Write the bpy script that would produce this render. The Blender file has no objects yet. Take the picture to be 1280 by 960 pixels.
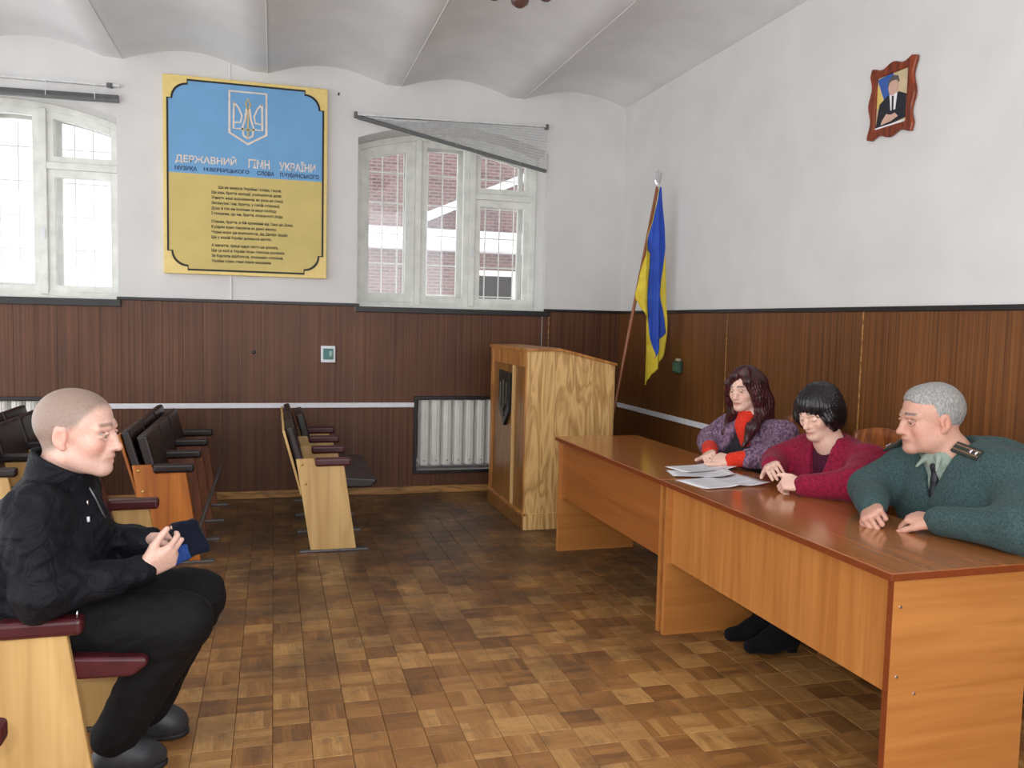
import bpy, bmesh, math, random
import numpy as np
from mathutils import Vector, Matrix

random.seed(7)
rng = np.random.default_rng(7)
scene = bpy.context.scene
COL = scene.collection
R = math.radians

# ------------------------------------------------------------------ camera
def cam_axes(yaw, pitch, roll):
    cy, sy, cp, sp = math.cos(yaw), math.sin(yaw), math.cos(pitch), math.sin(pitch)
    fwd = Vector((sy*cp, cy*cp, -sp)); right = Vector((cy, -sy, 0)); up = right.cross(fwd)
    cr, sr = math.cos(roll), math.sin(roll)
    return right*cr + up*sr, up*cr - right*sr, fwd
CAM_H = 1.479
cd = bpy.data.cameras.new('camera'); cam = bpy.data.objects.new('camera', cd); COL.objects.link(cam)
_r, _u, _f = cam_axes(R(16.02), R(4.21), R(1.36))
cam.matrix_world = Matrix(((_r.x, _u.x, -_f.x, 0), (_r.y, _u.y, -_f.y, 0), (_r.z, _u.z, -_f.z, CAM_H), (0, 0, 0, 1)))
cd.sensor_fit = 'HORIZONTAL'; cd.sensor_width = 36; cd.lens = 1040.7/1280*36
cd.clip_start = 0.05; cd.clip_end = 200
scene.camera = cam

# ------------------------------------------------------------------ light
world = bpy.data.worlds.new('overcast'); scene.world = world; world.use_nodes = True
bg = world.node_tree.nodes['Background']
bg.inputs[0].default_value = (0.98, 0.985, 1.0, 1); bg.inputs[1].default_value = 1.25
fl = bpy.data.lights.new('camera_flash', 'POINT'); fl.energy = 45; fl.shadow_soft_size = 0.03; fl.color = (1, 0.97, 0.93)
flo = bpy.data.objects.new('camera_flash', fl); flo.location = (-0.07, -0.02, 1.56); COL.objects.link(flo)
vs = scene.view_settings
vs.view_transform = 'Standard'; vs.look = 'None'; vs.gamma = 1.0; vs.exposure = 0.95; vs.use_curve_mapping = False

# ------------------------------------------------------------------ materials
def lin(h):
    if isinstance(h, str):
        h = h.lstrip('#'); c = [int(h[i:i+2], 16)/255 for i in (0, 2, 4)]
    else: c = [v/255 for v in h]
    return tuple((v/12.92 if v <= 0.04045 else ((v+0.055)/1.055)**2.4) for v in c) + (1.0,)
MATS = {}
def new_mat(name):
    m = bpy.data.materials.new(name); m.use_nodes = True
    nt = m.node_tree; b = nt.nodes['Principled BSDF']
    MATS[name] = m
    return m, nt, b
def node(nt, t, **kw):
    n = nt.nodes.new(t)
    for k, v in kw.items():
        if k in n.inputs: n.inputs[k].default_value = v
        else: setattr(n, k, v)
    return n
def ramp(nt, fac, stops):
    n = nt.nodes.new('ShaderNodeValToRGB'); e = n.color_ramp.elements
    while len(e) < len(stops): e.new(0.5)
    for i, (p, c) in enumerate(stops):
        e[i].position = p; e[i].color = c
    nt.links.new(fac, n.inputs[0]); return n.outputs[0]
def coords(nt, scale, kind='Object', rot=(0, 0, 0)):
    tc = nt.nodes.new('ShaderNodeTexCoord'); mp = nt.nodes.new('ShaderNodeMapping')
    mp.inputs['Scale'].default_value = scale; mp.inputs['Rotation'].default_value = rot
    nt.links.new(tc.outputs[kind], mp.inputs[0]); return mp.outputs[0]
def mixc(nt, fac, a, b, mode='MIX'):
    n = nt.nodes.new('ShaderNodeMix'); n.data_type = 'RGBA'; n.blend_type = mode
    for i, v in ((0, fac), (6, a), (7, b)):
        if hasattr(v, 'is_linked'): nt.links.new(v, n.inputs[i])
        else: n.inputs[i].default_value = v
    return n.outputs[2]
def bump(nt, b, height, strength=0.2, dist=0.005):
    n = nt.nodes.new('ShaderNodeBump'); n.inputs['Strength'].default_value = strength; n.inputs['Distance'].default_value = dist
    nt.links.new(height, n.inputs['Height']); nt.links.new(n.outputs[0], b.inputs['Normal'])
def plain(name, col, rough=0.5, metal=0.0, noise=0.06, nscale=25, spec=0.5, bumpy=0.0):
    m, nt, b = new_mat(name); c = lin(col)
    n = node(nt, 'ShaderNodeTexNoise', Scale=nscale, Detail=3.0); nt.links.new(coords(nt, (1, 1, 1)), n.inputs['Vector'])
    lo = tuple(v*(1-noise*2) for v in c[:3])+(1,); hi = tuple(min(1, v*(1+noise*2)) for v in c[:3])+(1,)
    nt.links.new(ramp(nt, n.outputs[0], [(0.3, lo), (0.7, hi)]), b.inputs['Base Color'])
    b.inputs['Roughness'].default_value = rough; b.inputs['Metallic'].default_value = metal
    b.inputs['Specular IOR Level'].default_value = spec
    if bumpy: bump(nt, b, n.outputs[0], bumpy, 0.003)
    return m
def wood(name, dark, light, grain='Z', scale=6.0, stretch=14.0, rough=0.35, contrast=(0.3, 0.7), figure=0.35, spec=0.5, coat=0.0):
    """veneer: noise stretched along the grain axis plus wavy cathedral figure"""
    m, nt, b = new_mat(name)
    s = [scale*stretch/4]*3; i = 'XYZ'.index(grain); s[i] = scale/6
    n = node(nt, 'ShaderNodeTexNoise', Scale=1.0, Detail=6.0, Roughness=0.6, Distortion=0.4)
    nt.links.new(coords(nt, s), n.inputs['Vector'])
    s2 = [scale*0.9]*3; s2[i] = scale/8
    n2 = node(nt, 'ShaderNodeTexNoise', Scale=1.0, Detail=2.0, Distortion=1.2); nt.links.new(coords(nt, s2), n2.inputs['Vector'])
    mt = node(nt, 'ShaderNodeMath', operation='MULTIPLY'); nt.links.new(n2.outputs[0], mt.inputs[0]); mt.inputs[1].default_value = 9.0
    fr = node(nt, 'ShaderNodeMath', operation='PINGPONG'); nt.links.new(mt.outputs[0], fr.inputs[0]); fr.inputs[1].default_value = 1.0
    mx = node(nt, 'ShaderNodeMix'); mx.inputs[0].default_value = figure
    nt.links.new(n.outputs[0], mx.inputs[2]); nt.links.new(fr.outputs[0], mx.inputs[3])
    nt.links.new(ramp(nt, mx.outputs[0], [(contrast[0], lin(dark)), (contrast[1], lin(light))]), b.inputs['Base Color'])
    b.inputs['Roughness'].default_value = rough; b.inputs['Specular IOR Level'].default_value = spec
    b.inputs['Coat Weight'].default_value = coat; b.inputs['Coat Roughness'].default_value = 0.12
    bump(nt, b, n.outputs[0], 0.05, 0.002)
    return m
def striped(name, dark, light, axis='X', freq=60.0, rough=0.42):
    """printed hardboard sheet: fine vertical stripes of uneven tone"""
    m, nt, b = new_mat(name)
    s = [0.35]*3; s['XYZ'.index(axis)] = freq; s[2] = 0.5
    n = node(nt, 'ShaderNodeTexNoise', Scale=1.0, Detail=5.0, Roughness=0.7); nt.links.new(coords(nt, s), n.inputs['Vector'])
    n2 = node(nt, 'ShaderNodeTexNoise', Scale=1.3, Detail=4.0); nt.links.new(coords(nt, (1, 1, 1)), n2.inputs['Vector'])
    c = ramp(nt, n.outputs[0], [(0.28, lin(dark)), (0.75, lin(light))])
    c2 = ramp(nt, n2.outputs[0], [(0.3, (0.72, 0.72, 0.72, 1)), (0.7, (1.15, 1.12, 1.1, 1))])
    nt.links.new(mixc(nt, 1.0, c, c2, 'MULTIPLY'), b.inputs['Base Color'])
    b.inputs['Roughness'].default_value = rough; b.inputs['Specular IOR Level'].default_value = 0.3
    bump(nt, b, n.outputs[0], 0.08, 0.002)
    return m
def fabric(name, col, col2=None, rough=0.85, scale=60, weave=0.25, sheen=0.2, lo=0.35, hi=0.65, aniso=(1, 1, 1)):
    m, nt, b = new_mat(name); c = lin(col); d = lin(col2) if col2 else tuple(v*0.6 for v in c[:3])+(1,)
    n = node(nt, 'ShaderNodeTexNoise', Scale=scale, Detail=4.0, Roughness=0.6); nt.links.new(coords(nt, aniso), n.inputs['Vector'])
    nt.links.new(ramp(nt, n.outputs[0], [(lo, d), (hi, c)]), b.inputs['Base Color'])
    b.inputs['Roughness'].default_value = rough; b.inputs['Sheen Weight'].default_value = sheen*0.2
    b.inputs['Specular IOR Level'].default_value = 0.25
    n3 = node(nt, 'ShaderNodeTexNoise', Scale=14.0, Detail=3.0, Distortion=1.5); nt.links.new(coords(nt, (1, 1, 1)), n3.inputs['Vector'])
    bump(nt, b, n3.outputs[0], weave, 0.02)
    return m
def attr_mat(name, rough=0.5, sss=0.0, bs=0.15):
    """takes its colour from the mesh's own colour attribute"""
    m, nt, b = new_mat(name)
    a = nt.nodes.new('ShaderNodeVertexColor'); a.layer_name = 'Col'
    n = node(nt, 'ShaderNodeTexNoise', Scale=140.0, Detail=3.0); nt.links.new(coords(nt, (1, 1, 1)), n.inputs['Vector'])
    v = ramp(nt, n.outputs[0], [(0.3, (0.9, 0.88, 0.87, 1)), (0.7, (1.04, 1.04, 1.04, 1))])
    nt.links.new(mixc(nt, 1.0, a.outputs[0], v, 'MULTIPLY'), b.inputs['Base Color'])
    b.inputs['Roughness'].default_value = rough
    if sss:
        b.inputs['Subsurface Weight'].default_value = sss; b.inputs['Subsurface Radius'].default_value = (0.012, 0.004, 0.002); b.inputs['Subsurface Scale'].default_value = 0.6
    bump(nt, b, n.outputs[0], bs, 0.001)
    return m

plaster = plain('wall_plaster', (218, 217, 216), 0.9, noise=0.02, nscale=3, spec=0.15, bumpy=0.15)
ceil_paint = plain('ceiling_paint', (228, 229, 230), 0.9, noise=0.03, nscale=2, spec=0.1)
win_paint = plain('window_paint', (226, 228, 222), 0.4, noise=0.05, nscale=9)
white_plastic = plain('white_plastic', (225, 226, 232), 0.4, noise=0.02)
black_paint = plain('black_paint', (24, 20, 22), 0.4, noise=0.1)
panel_back = striped('panel_back', (68, 41, 28), (120, 79, 54), 'X', 75)
panel_right = striped('panel_right', (72, 40, 18), (140, 90, 46), 'Y', 75)
skirting = wood('skirting', (122, 84, 42), (190, 142, 82), 'X', 8)
desk_wood = wood('desk_laminate_cross', (160, 98, 46), (196, 132, 70), 'X', 5, rough=0.3, figure=0.06, contrast=(0.25, 0.75))
desk_wood_z = wood('desk_laminate_upright', (164, 100, 46), (200, 136, 72), 'Z', 6, rough=0.3, figure=0.06, contrast=(0.25, 0.75))
desk_wood_y = wood('desk_laminate_long', (140, 80, 36), (172, 106, 52), 'Y', 6, rough=0.3, figure=0.06, contrast=(0.25, 0.75))
desk_top = wood('desk_top', (146, 86, 42), (178, 112, 58), 'Y', 5, rough=0.18, figure=0.06, coat=0.4, contrast=(0.25, 0.75))
desk_edge = plain('desk_edge', (122, 56, 22), 0.35)
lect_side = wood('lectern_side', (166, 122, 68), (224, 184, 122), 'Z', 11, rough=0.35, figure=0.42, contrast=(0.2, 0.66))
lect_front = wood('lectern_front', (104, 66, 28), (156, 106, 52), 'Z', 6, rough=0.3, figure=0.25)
lect_trim = wood('lectern_trim', (146, 90, 40), (196, 136, 72), 'Z', 8, rough=0.3)
birch = wood('birch', (176, 136, 80), (212, 176, 118), 'Z', 5, rough=0.4, figure=0.2, contrast=(0.2, 0.7))
orange_ply = wood('orange_ply', (136, 72, 24), (186, 112, 46), 'Z', 5, rough=0.35, figure=0.2, contrast=(0.25, 0.7))
red_ply = wood('red_ply', (84, 44, 26), (124, 70, 42), 'Z', 5, rough=0.4, figure=0.2)
leather = plain('dark_leather', (30, 18, 20), 0.35, noise=0.15, nscale=40, bumpy=0.2)
maroon = plain('maroon_vinyl', (74, 26, 32), 0.35, noise=0.12, nscale=20, bumpy=0.1)
steel = plain('steel', (120, 122, 125), 0.4, 0.8)
silver = plain('silver', (215, 215, 220), 0.25, 1.0)
brass = plain('brass', (190, 160, 90), 0.35, 0.9)
gold = plain('board_gold', (234, 208, 130), 0.5, noise=0.03)
sky_blue = plain('board_blue', (112, 166, 212), 0.6, noise=0.03, nscale=5)
ochre = plain('board_ochre', (206, 186, 112), 0.6, noise=0.03, nscale=5)
ink = plain('ink_black', (34, 30, 28), 0.6)
navy_ink = plain('ink_navy', (24, 44, 92), 0.6)
cream_ink = plain('ink_cream', (228, 214, 200), 0.6)
rad_paint = plain('radiator_enamel', (228, 228, 222), 0.35, noise=0.02, nscale=12)
flag_blue = fabric('flag_blue', (44, 84, 190), (34, 68, 168), 0.55, 8, 0.05)
flag_yellow = fabric('flag_yellow', (232, 210, 70), (214, 188, 52), 0.55, 8, 0.05)
pole_wood = plain('pole_wood', (140, 80, 42), 0.4)
frame_wood = wood('picture_frame', (92, 34, 16), (148, 64, 30), 'Z', 12, rough=0.3)
teal = plain('teal_plate', (74, 128, 124), 0.5)
dark_green = plain('dark_green_box', (44, 72, 58), 0.5)
paper = plain('paper', (236, 236, 240), 0.7, noise=0.01)
print_grey = plain('print_grey', (176, 178, 186), 0.7)
glass_brown = plain('brown_glass', (96, 66, 62), 0.2)
snow = plain('snow', (240, 243, 248), 0.9, noise=0.01)
wool = fabric('knit_navy', (12, 18, 40), (6, 9, 22), 0.95, 220, 0.3)
wool_blue = fabric('knit_blue', (38, 66, 128), (26, 48, 100), 0.95, 220, 0.3)
# window glass
m, nt, b = new_mat('pane_glass'); b.inputs['Base Color'].default_value = (1, 1, 1, 1)
tr = nt.nodes.new('ShaderNodeBsdfTransparent'); gl = nt.nodes.new('ShaderNodeBsdfGlossy'); gl.inputs['Roughness'].default_value = 0.02
ms = nt.nodes.new('ShaderNodeMixShader'); ms.inputs[0].default_value = 0.045
nt.links.new(tr.outputs[0], ms.inputs[1]); nt.links.new(gl.outputs[0], ms.inputs[2]); nt.links.new(ms.outputs[0], nt.nodes['Material Output'].inputs[0])
glass = m
# outside brick
m, nt, b = new_mat('brick_facade')
bt = node(nt, 'ShaderNodeTexBrick', Scale=1.0); bt.inputs['Color1'].default_value = lin((132, 100, 98)); bt.inputs['Color2'].default_value = lin((104, 82, 82)); bt.inputs['Mortar'].default_value = lin((140, 132, 130))
bt.inputs['Brick Width'].default_value = 0.13; bt.inputs['Row Height'].default_value = 0.045; bt.inputs['Mortar Size'].default_value = 0.007
nt.links.new(coords(nt, (1, 1, 1), 'Object', (R(90), 0, 0)), bt.inputs['Vector']); nt.links.new(bt.outputs[0], b.inputs['Base Color']); b.inputs['Roughness'].default_value = 0.9
brick_mat = m
pale_facade = plain('pale_facade', (246, 246, 248), 0.9, noise=0.02, nscale=2)
# parquet
BL = 0.132
m, nt, b = new_mat('parquet')
g = nt.nodes.new('ShaderNodeNewGeometry')
sc_ = node(nt, 'ShaderNodeVectorMath', operation='SCALE'); nt.links.new(g.outputs['Position'], sc_.inputs[0]); sc_.inputs['Scale'].default_value = 1/BL
flr = node(nt, 'ShaderNodeVectorMath', operation='FLOOR'); nt.links.new(sc_.outputs[0], flr.inputs[0])
sp = nt.nodes.new('ShaderNodeSeparateXYZ'); nt.links.new(flr.outputs[0], sp.inputs[0])
cb = node(nt, 'ShaderNodeCombineXYZ'); nt.links.new(sp.outputs[0], cb.inputs[0]); nt.links.new(sp.outputs[1], cb.inputs[1])
wn = nt.nodes.new('ShaderNodeTexWhiteNoise'); wn.noise_dimensions = '3D'; nt.links.new(cb.outputs[0], wn.inputs['Vector'])
ad = node(nt, 'ShaderNodeMath', operation='ADD'); nt.links.new(sp.outputs[0], ad.inputs[0]); nt.links.new(sp.outputs[1], ad.inputs[1])
md = node(nt, 'ShaderNodeMath', operation='FLOORED_MODULO'); nt.links.new(ad.outputs[0], md.inputs[0]); md.inputs[1].default_value = 2.0
# strips inside a block run along x or y in turn
sp2 = nt.nodes.new('ShaderNodeSeparateXYZ'); nt.links.new(sc_.outputs[0], sp2.inputs[0])
mxs = node(nt, 'ShaderNodeMix'); nt.links.new(md.outputs[0], mxs.inputs[0]); nt.links.new(sp2.outputs[0], mxs.inputs[2]); nt.links.new(sp2.outputs[1], mxs.inputs[3])
mul = node(nt, 'ShaderNodeMath', operation='MULTIPLY'); nt.links.new(mxs.outputs[0], mul.inputs[0]); mul.inputs[1].default_value = 4.0
fs = node(nt, 'ShaderNodeMath', operation='FLOOR'); nt.links.new(mul.outputs[0], fs.inputs[0])
cb2 = nt.nodes.new('ShaderNodeCombineXYZ'); nt.links.new(fs.outputs[0], cb2.inputs[0]); nt.links.new(sp.outputs[1], cb2.inputs[1]); nt.links.new(sp.outputs[0], cb2.inputs[2])
wn2 = nt.nodes.new('ShaderNodeTexWhiteNoise'); wn2.noise_dimensions = '3D'; nt.links.new(cb2.outputs[0], wn2.inputs['Vector'])
mv = node(nt, 'ShaderNodeMix'); mv.inputs[0].default_value = 0.42; nt.links.new(wn.outputs[0], mv.inputs[2]); nt.links.new(wn2.outputs[0], mv.inputs[3])
base = ramp(nt, mv.outputs[0], [(0.1, lin((130, 88, 48))), (0.45, lin((160, 112, 62))), (0.9, lin((194, 148, 90)))])
gx = node(nt, 'ShaderNodeTexNoise', Scale=1.0, Detail=5.0); nt.links.new(coords(nt, (8, 90, 1)), gx.inputs['Vector'])
gy = node(nt, 'ShaderNodeTexNoise', Scale=1.0, Detail=5.0); nt.links.new(coords(nt, (90, 8, 1)), gy.inputs['Vector'])
gm = node(nt, 'ShaderNodeMix'); nt.links.new(md.outputs[0], gm.inputs[0]); nt.links.new(gy.outputs[0], gm.inputs[2]); nt.links.new(gx.outputs[0], gm.inputs[3])
c1 = mixc(nt, 1.0, base, ramp(nt, gm.outputs[0], [(0.3, (0.72, 0.7, 0.66, 1)), (0.7, (1.1, 1.1, 1.1, 1))]), 'MULTIPLY')
# trodden-in dirt: blotches denser with depth, which also paints in the dimmer light there
dn = node(nt, 'ShaderNodeTexNoise', Scale=2.2, Detail=9.0, Roughness=0.72); nt.links.new(g.outputs['Position'], dn.inputs['Vector'])
spw = nt.nodes.new('ShaderNodeSeparateXYZ'); nt.links.new(g.outputs['Position'], spw.inputs[0])
mr = node(nt, 'ShaderNodeMapRange'); nt.links.new(spw.outputs[1], mr.inputs[0])
mr.inputs[1].default_value = 2.8; mr.inputs[2].default_value = 5.0; mr.inputs[3].default_value = -0.12; mr.inputs[4].default_value = 0.19
da = node(nt, 'ShaderNodeMath', operation='ADD'); nt.links.new(dn.outputs[0], da.inputs[0]); nt.links.new(mr.outputs[0], da.inputs[1])
df = ramp(nt, da.outputs[0], [(0.42, (0, 0, 0, 1)), (0.72, (0.82, 0.82, 0.82, 1))])
dn2 = node(nt, 'ShaderNodeTexNoise', Scale=11.0, Detail=8.0, Roughness=0.75, Distortion=0.6); nt.links.new(g.outputs['Position'], dn2.inputs['Vector'])
c1 = mixc(nt, ramp(nt, dn2.outputs[0], [(0.52, (0, 0, 0, 1)), (0.72, (0.6, 0.6, 0.6, 1))]), c1, lin((70, 58, 50)))
c2 = mixc(nt, df, c1, lin((52, 40, 34)))
nt.links.new(c2, b.inputs['Base Color'])
nt.links.new(ramp(nt, dn.outputs[0], [(0.3, (0.3, 0.3, 0.3, 1)), (0.7, (0.5, 0.5, 0.5, 1))]), b.inputs['Roughness'])
parquet = m

# ------------------------------------------------------------------ mesh helpers
OFF = {}
def link(name, me, mat=None, parent=None):
    o = bpy.data.objects.new(name, me); COL.objects.link(o)
    if mat is not None: me.materials.append(mat)
    if parent is not None: o.parent = parent
    return o
def empty(name, loc, label=None, cat=None, group=None, kind=None):
    o = bpy.data.objects.new(name, None); COL.objects.link(o); o.location = loc; o.empty_display_size = 0.1
    OFF[o] = Vector(loc); tag(o, label, cat, group, kind); return o
def tag(o, label=None, cat=None, group=None, kind=None):
    if label: o['label'] = label
    if cat: o['category'] = cat
    if group: o['group'] = group
    if kind: o['kind'] = kind
    return o
class MB:
    def __init__(s): s.v = []; s.f = []
    def add(s, vs, fs):
        n = len(s.v); s.v += [tuple(v) for v in vs]; s.f += [tuple(i+n for i in f) for f in fs]; return s
    def box(s, a, b):
        x0, y0, z0 = a; x1, y1, z1 = b
        return s.add([(x0,y0,z0),(x1,y0,z0),(x1,y1,z0),(x0,y1,z0),(x0,y0,z1),(x1,y0,z1),(x1,y1,z1),(x0,y1,z1)],
              [(0,3,2,1),(4,5,6,7),(0,1,5,4),(1,2,6,5),(2,3,7,6),(3,0,4,7)])
    def prism(s, pts, axis, a, b):
        """pts: 2-D outline in the two other axes (x,z for axis 1; y,z for axis 0; x,y for axis 2)"""
        def P(p, t): return {0: (t, p[0], p[1]), 1: (p[0], t, p[1]), 2: (p[0], p[1], t)}[axis]
        n = len(pts)
        return s.add([P(p, a) for p in pts]+[P(p, b) for p in pts],
              [tuple(range(n)), tuple(range(2*n-1, n-1, -1))]+[(i, i+n, (i+1) % n+n, (i+1) % n) for i in range(n)])
    def ring(s, outer, inner, axis, a, b):
        def P(p, t): return {0: (t, p[0], p[1]), 1: (p[0], t, p[1]), 2: (p[0], p[1], t)}[axis]
        n = len(outer); V = [P(p, a) for p in outer]+[P(p, a) for p in inner]+[P(p, b) for p in outer]+[P(p, b) for p in inner]; F = []
        for i in range(n):
            j = (i+1) % n
            F += [(i, j, n+j, n+i), (2*n+i, 3*n+i, 3*n+j, 2*n+j), (i, 2*n+i, 2*n+j, j), (n+i, n+j, 3*n+j, 3*n+i)]
        return s.add(V, F)
    def tube(s, path, r, n=8, r1=None, cap=True):
        P = [Vector(p) for p in path]; m_ = len(P); V = []; F = []
        up = None
        for i, p in enumerate(P):
            t = (P[min(i+1, m_-1)]-P[max(i-1, 0)]).normalized()
            if up is None: up = Vector((0, 0, 1)) if abs(t.z) < 0.9 else Vector((1, 0, 0))
            a = t.cross(up).normalized(); bb = a.cross(t).normalized(); up = bb
            rr = r if r1 is None else r+(r1-r)*i/(m_-1)
            if isinstance(r, (list, tuple)): rr = r[i]
            for k in range(n):
                w = 2*math.pi*k/n; V.append(p+a*math.cos(w)*rr+bb*math.sin(w)*rr)
        for i in range(m_-1):
            for k in range(n): F.append((i*n+k, i*n+(k+1) % n, (i+1)*n+(k+1) % n, (i+1)*n+k))
        if cap: F += [tuple(range(n-1, -1, -1)), tuple((m_-1)*n+k for k in range(n))]
        return s.add(V, F)
    def lathe(s, prof, c, n=16, axis=2):
        V = []; F = []
        for r, z in prof:
            for k in range(n):
                w = 2*math.pi*k/n; q = (r*math.cos(w), r*math.sin(w), z)
                q = {2: q, 1: (q[0], q[2], q[1]), 0: (q[2], q[0], q[1])}[axis]
                V.append((c[0]+q[0], c[1]+q[1], c[2]+q[2]))
        for i in range(len(prof)-1):
            for k in range(n): F.append((i*n+k, i*n+(k+1) % n, (i+1)*n+(k+1) % n, (i+1)*n+k))
        F += [tuple(range(n-1, -1, -1)), tuple((len(prof)-1)*n+k for k in range(n))]
        return s.add(V, F)
    def grid(s, fn, nu, nv):
        V = [fn(i/nu, j/nv) for i in range(nu+1) for j in range(nv+1)]
        return s.add(V, [(i*(nv+1)+j, (i+1)*(nv+1)+j, (i+1)*(nv+1)+j+1, i*(nv+1)+j+1) for i in range(nu) for j in range(nv)])
    def build(s, name, mat, parent=None, bevel=0.0, seg=2, smooth=False, solid=0.0):
        o = Vector((0, 0, 0)); p = parent
        while p is not None:
            if p in OFF: o = OFF[p]; break
            p = p.parent
        me = bpy.data.meshes.new(name); me.from_pydata([tuple(Vector(v)-o) for v in s.v], [], s.f)
        bm = bmesh.new(); bm.from_mesh(me)
        bmesh.ops.recalc_face_normals(bm, faces=bm.faces)
        if solid: bmesh.ops.solidify(bm, geom=bm.faces[:], thickness=solid)
        if bevel:
            es = [e for e in bm.edges if len(e.link_faces) == 2 and e.calc_face_angle(0) > 0.5]
            bmesh.ops.bevel(bm, geom=es, offset=bevel, segments=seg, affect='EDGES', profile=0.5, clamp_overlap=True)
        bm.to_mesh(me); bm.free()
        if smooth:
            for q in me.polygons: q.use_smooth = True
        return link(name, me, mat, parent)
def part(name, mat, parent, a, b, bevel=0.0): return MB().box(a, b).build(name, mat, parent, bevel)
def copy_tree(o, parent=None):
    c = o.copy(); COL.objects.link(c); c.parent = parent
    for ch in [q for q in o.children]: copy_tree(ch, c)
    return c
_fontcache = {}
def lettering(name, text, x0, x1, z0, z1, y, mat, parent, thick=0.0012):
    cu = bpy.data.curves.new('t', 'FONT'); cu.body = text; cu.extrude = 0.0; cu.offset = 0.022; cu.resolution_u = 2
    to = bpy.data.objects.new('t', cu); COL.objects.link(to)
    dg = bpy.context.evaluated_depsgraph_get(); dg.update()
    me = bpy.data.meshes.new_from_object(to.evaluated_get(dg))
    COL.objects.unlink(to); bpy.data.objects.remove(to)
    n = len(me.vertices); co = np.empty(n*3); me.vertices.foreach_get('co', co); co = co.reshape(-1, 3)
    lo, hi = co.min(0), co.max(0); off = OFF[parent]
    out = np.empty_like(co)
    out[:, 0] = x0+(co[:, 0]-lo[0])/(hi[0]-lo[0])*(x1-x0)-off.x
    out[:, 2] = z0+(co[:, 1]-lo[1])/(hi[1]-lo[1])*(z1-z0)-off.z
    out[:, 1] = y-off.y
    me.vertices.foreach_set('co', out.ravel()); me.update()
    me.materials.clear()
    return link(name, me, mat, parent)
# ------------------------------------------------------------------ room shell
YB, XR, XL, YF = 7.026, 3.02, -3.7, -0.5
ZCH = 1.603
def struct(o): o['kind'] = 'structure'; return o
W1 = (-2.79, -1.15); W2 = (0.66, 2.30); ZS = 1.585
def arch(w, x): xc, hw = (w[0]+w[1])/2, (w[1]-w[0])/2; return 2.96+0.15*(1-((x-xc)/hw)**2)
N1 = (-2.45, -1.40); N2 = (1.17, 2.10); NZ = (0.19, 0.815)
wb = MB(); WT = YB+0.55
for x0, x1, z0, z1 in [(XL, W1[0], 0, 3.6), (W1[0], N1[0], 0, ZS), (N1[0], N1[1], 0, NZ[0]), (N1[0], N1[1], NZ[1], ZS), (N1[1], W1[1], 0, ZS),
                       (W1[1], W2[0], 0, 3.6), (W2[0], N2[0], 0, ZS), (N2[0], N2[1], 0, NZ[0]), (N2[0], N2[1], NZ[1], ZS), (N2[1], W2[1], 0, ZS), (W2[1], XR+0.3, 0, 3.6)]:
    wb.box((x0, YB, z0), (x1, WT, z1))
for w in (W1, W2):
    xs = [w[0]+(w[1]-w[0])*i/16 for i in range(17)]
    for a, c in zip(xs[:-1], xs[1:]):
        wb.prism([(a, arch(w, a)), (c, arch(w, c)), (c, 3.6), (a, 3.6)], 1, YB, WT)
for n in (N1, N2): wb.box((n[0], YB+0.2, NZ[0]), (n[1], YB+0.3, NZ[1]))
wall_back = struct(wb.build('wall_back', plaster))
wall_right = struct(part('wall_right', plaster, None, (XR, YF, 0), (XR+0.3, YB, 3.6)))
for o in (wall_back, wall_right): OFF[o] = Vector((0, 0, 0))

# ceiling: shallow brick vaults between flat beam flanges, running in depth
ceil = MB(); prof = []
zf, rise = 3.40, 0.10
edges = [(-5.48, -5.34)]
xb = [-5.476+1.0555*i for i in range(8)]          # right edge of each flange
fl_ = [(x-0.13, x) for x in [2.065-1.0555*i for i in range(6)]][::-1]
prof.append((XL-0.2, zf))
for i, (a, c) in enumerate(fl_):
    prof += [(a, zf), (c, zf)]
    nx = fl_[i+1][0] if i+1 < len(fl_) else XR+0.02
    for k in range(1, 16):
        t = k/16; prof.append((c+(nx-c)*t, zf+rise*math.sin(math.pi*t)))
prof.append((XR+0.02, zf+0.012)); prof.append((XR+0.3, zf))
V = [(x, YF, z) for x, z in prof]+[(x, YB+0.05, z) for x, z in prof]+[(x, YF, 3.75) for x, z in prof]+[(x, YB+0.05, 3.75) for x, z in prof]
n = len(prof); F = []
for i in range(n-1): F += [(i, i+1, n+i+1, n+i), (2*n+i, 3*n+i, 3*n+i+1, 2*n+i+1), (i, 2*n+i, 2*n+i+1, i+1), (n+i, n+i+1, 3*n+i+1, 3*n+i)]
F += [(0, n, 3*n, 2*n), (n-1, 3*n-1, 4*n-1, 2*n-1)]
ceiling = struct(ceil.add(V, F).build('ceiling', ceil_paint, smooth=True)); ceiling.data.set_sharp_from_angle(angle=R(35))
OFF[ceiling] = Vector((0, 0, 0))
for a, c in fl_[1:]:
    MB().tube([(c-0.004, YF, zf-0.001), (c-0.004, YB, zf-0.001)], 0.004, 6).build('plaster_bead', plaster, ceiling)

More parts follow.
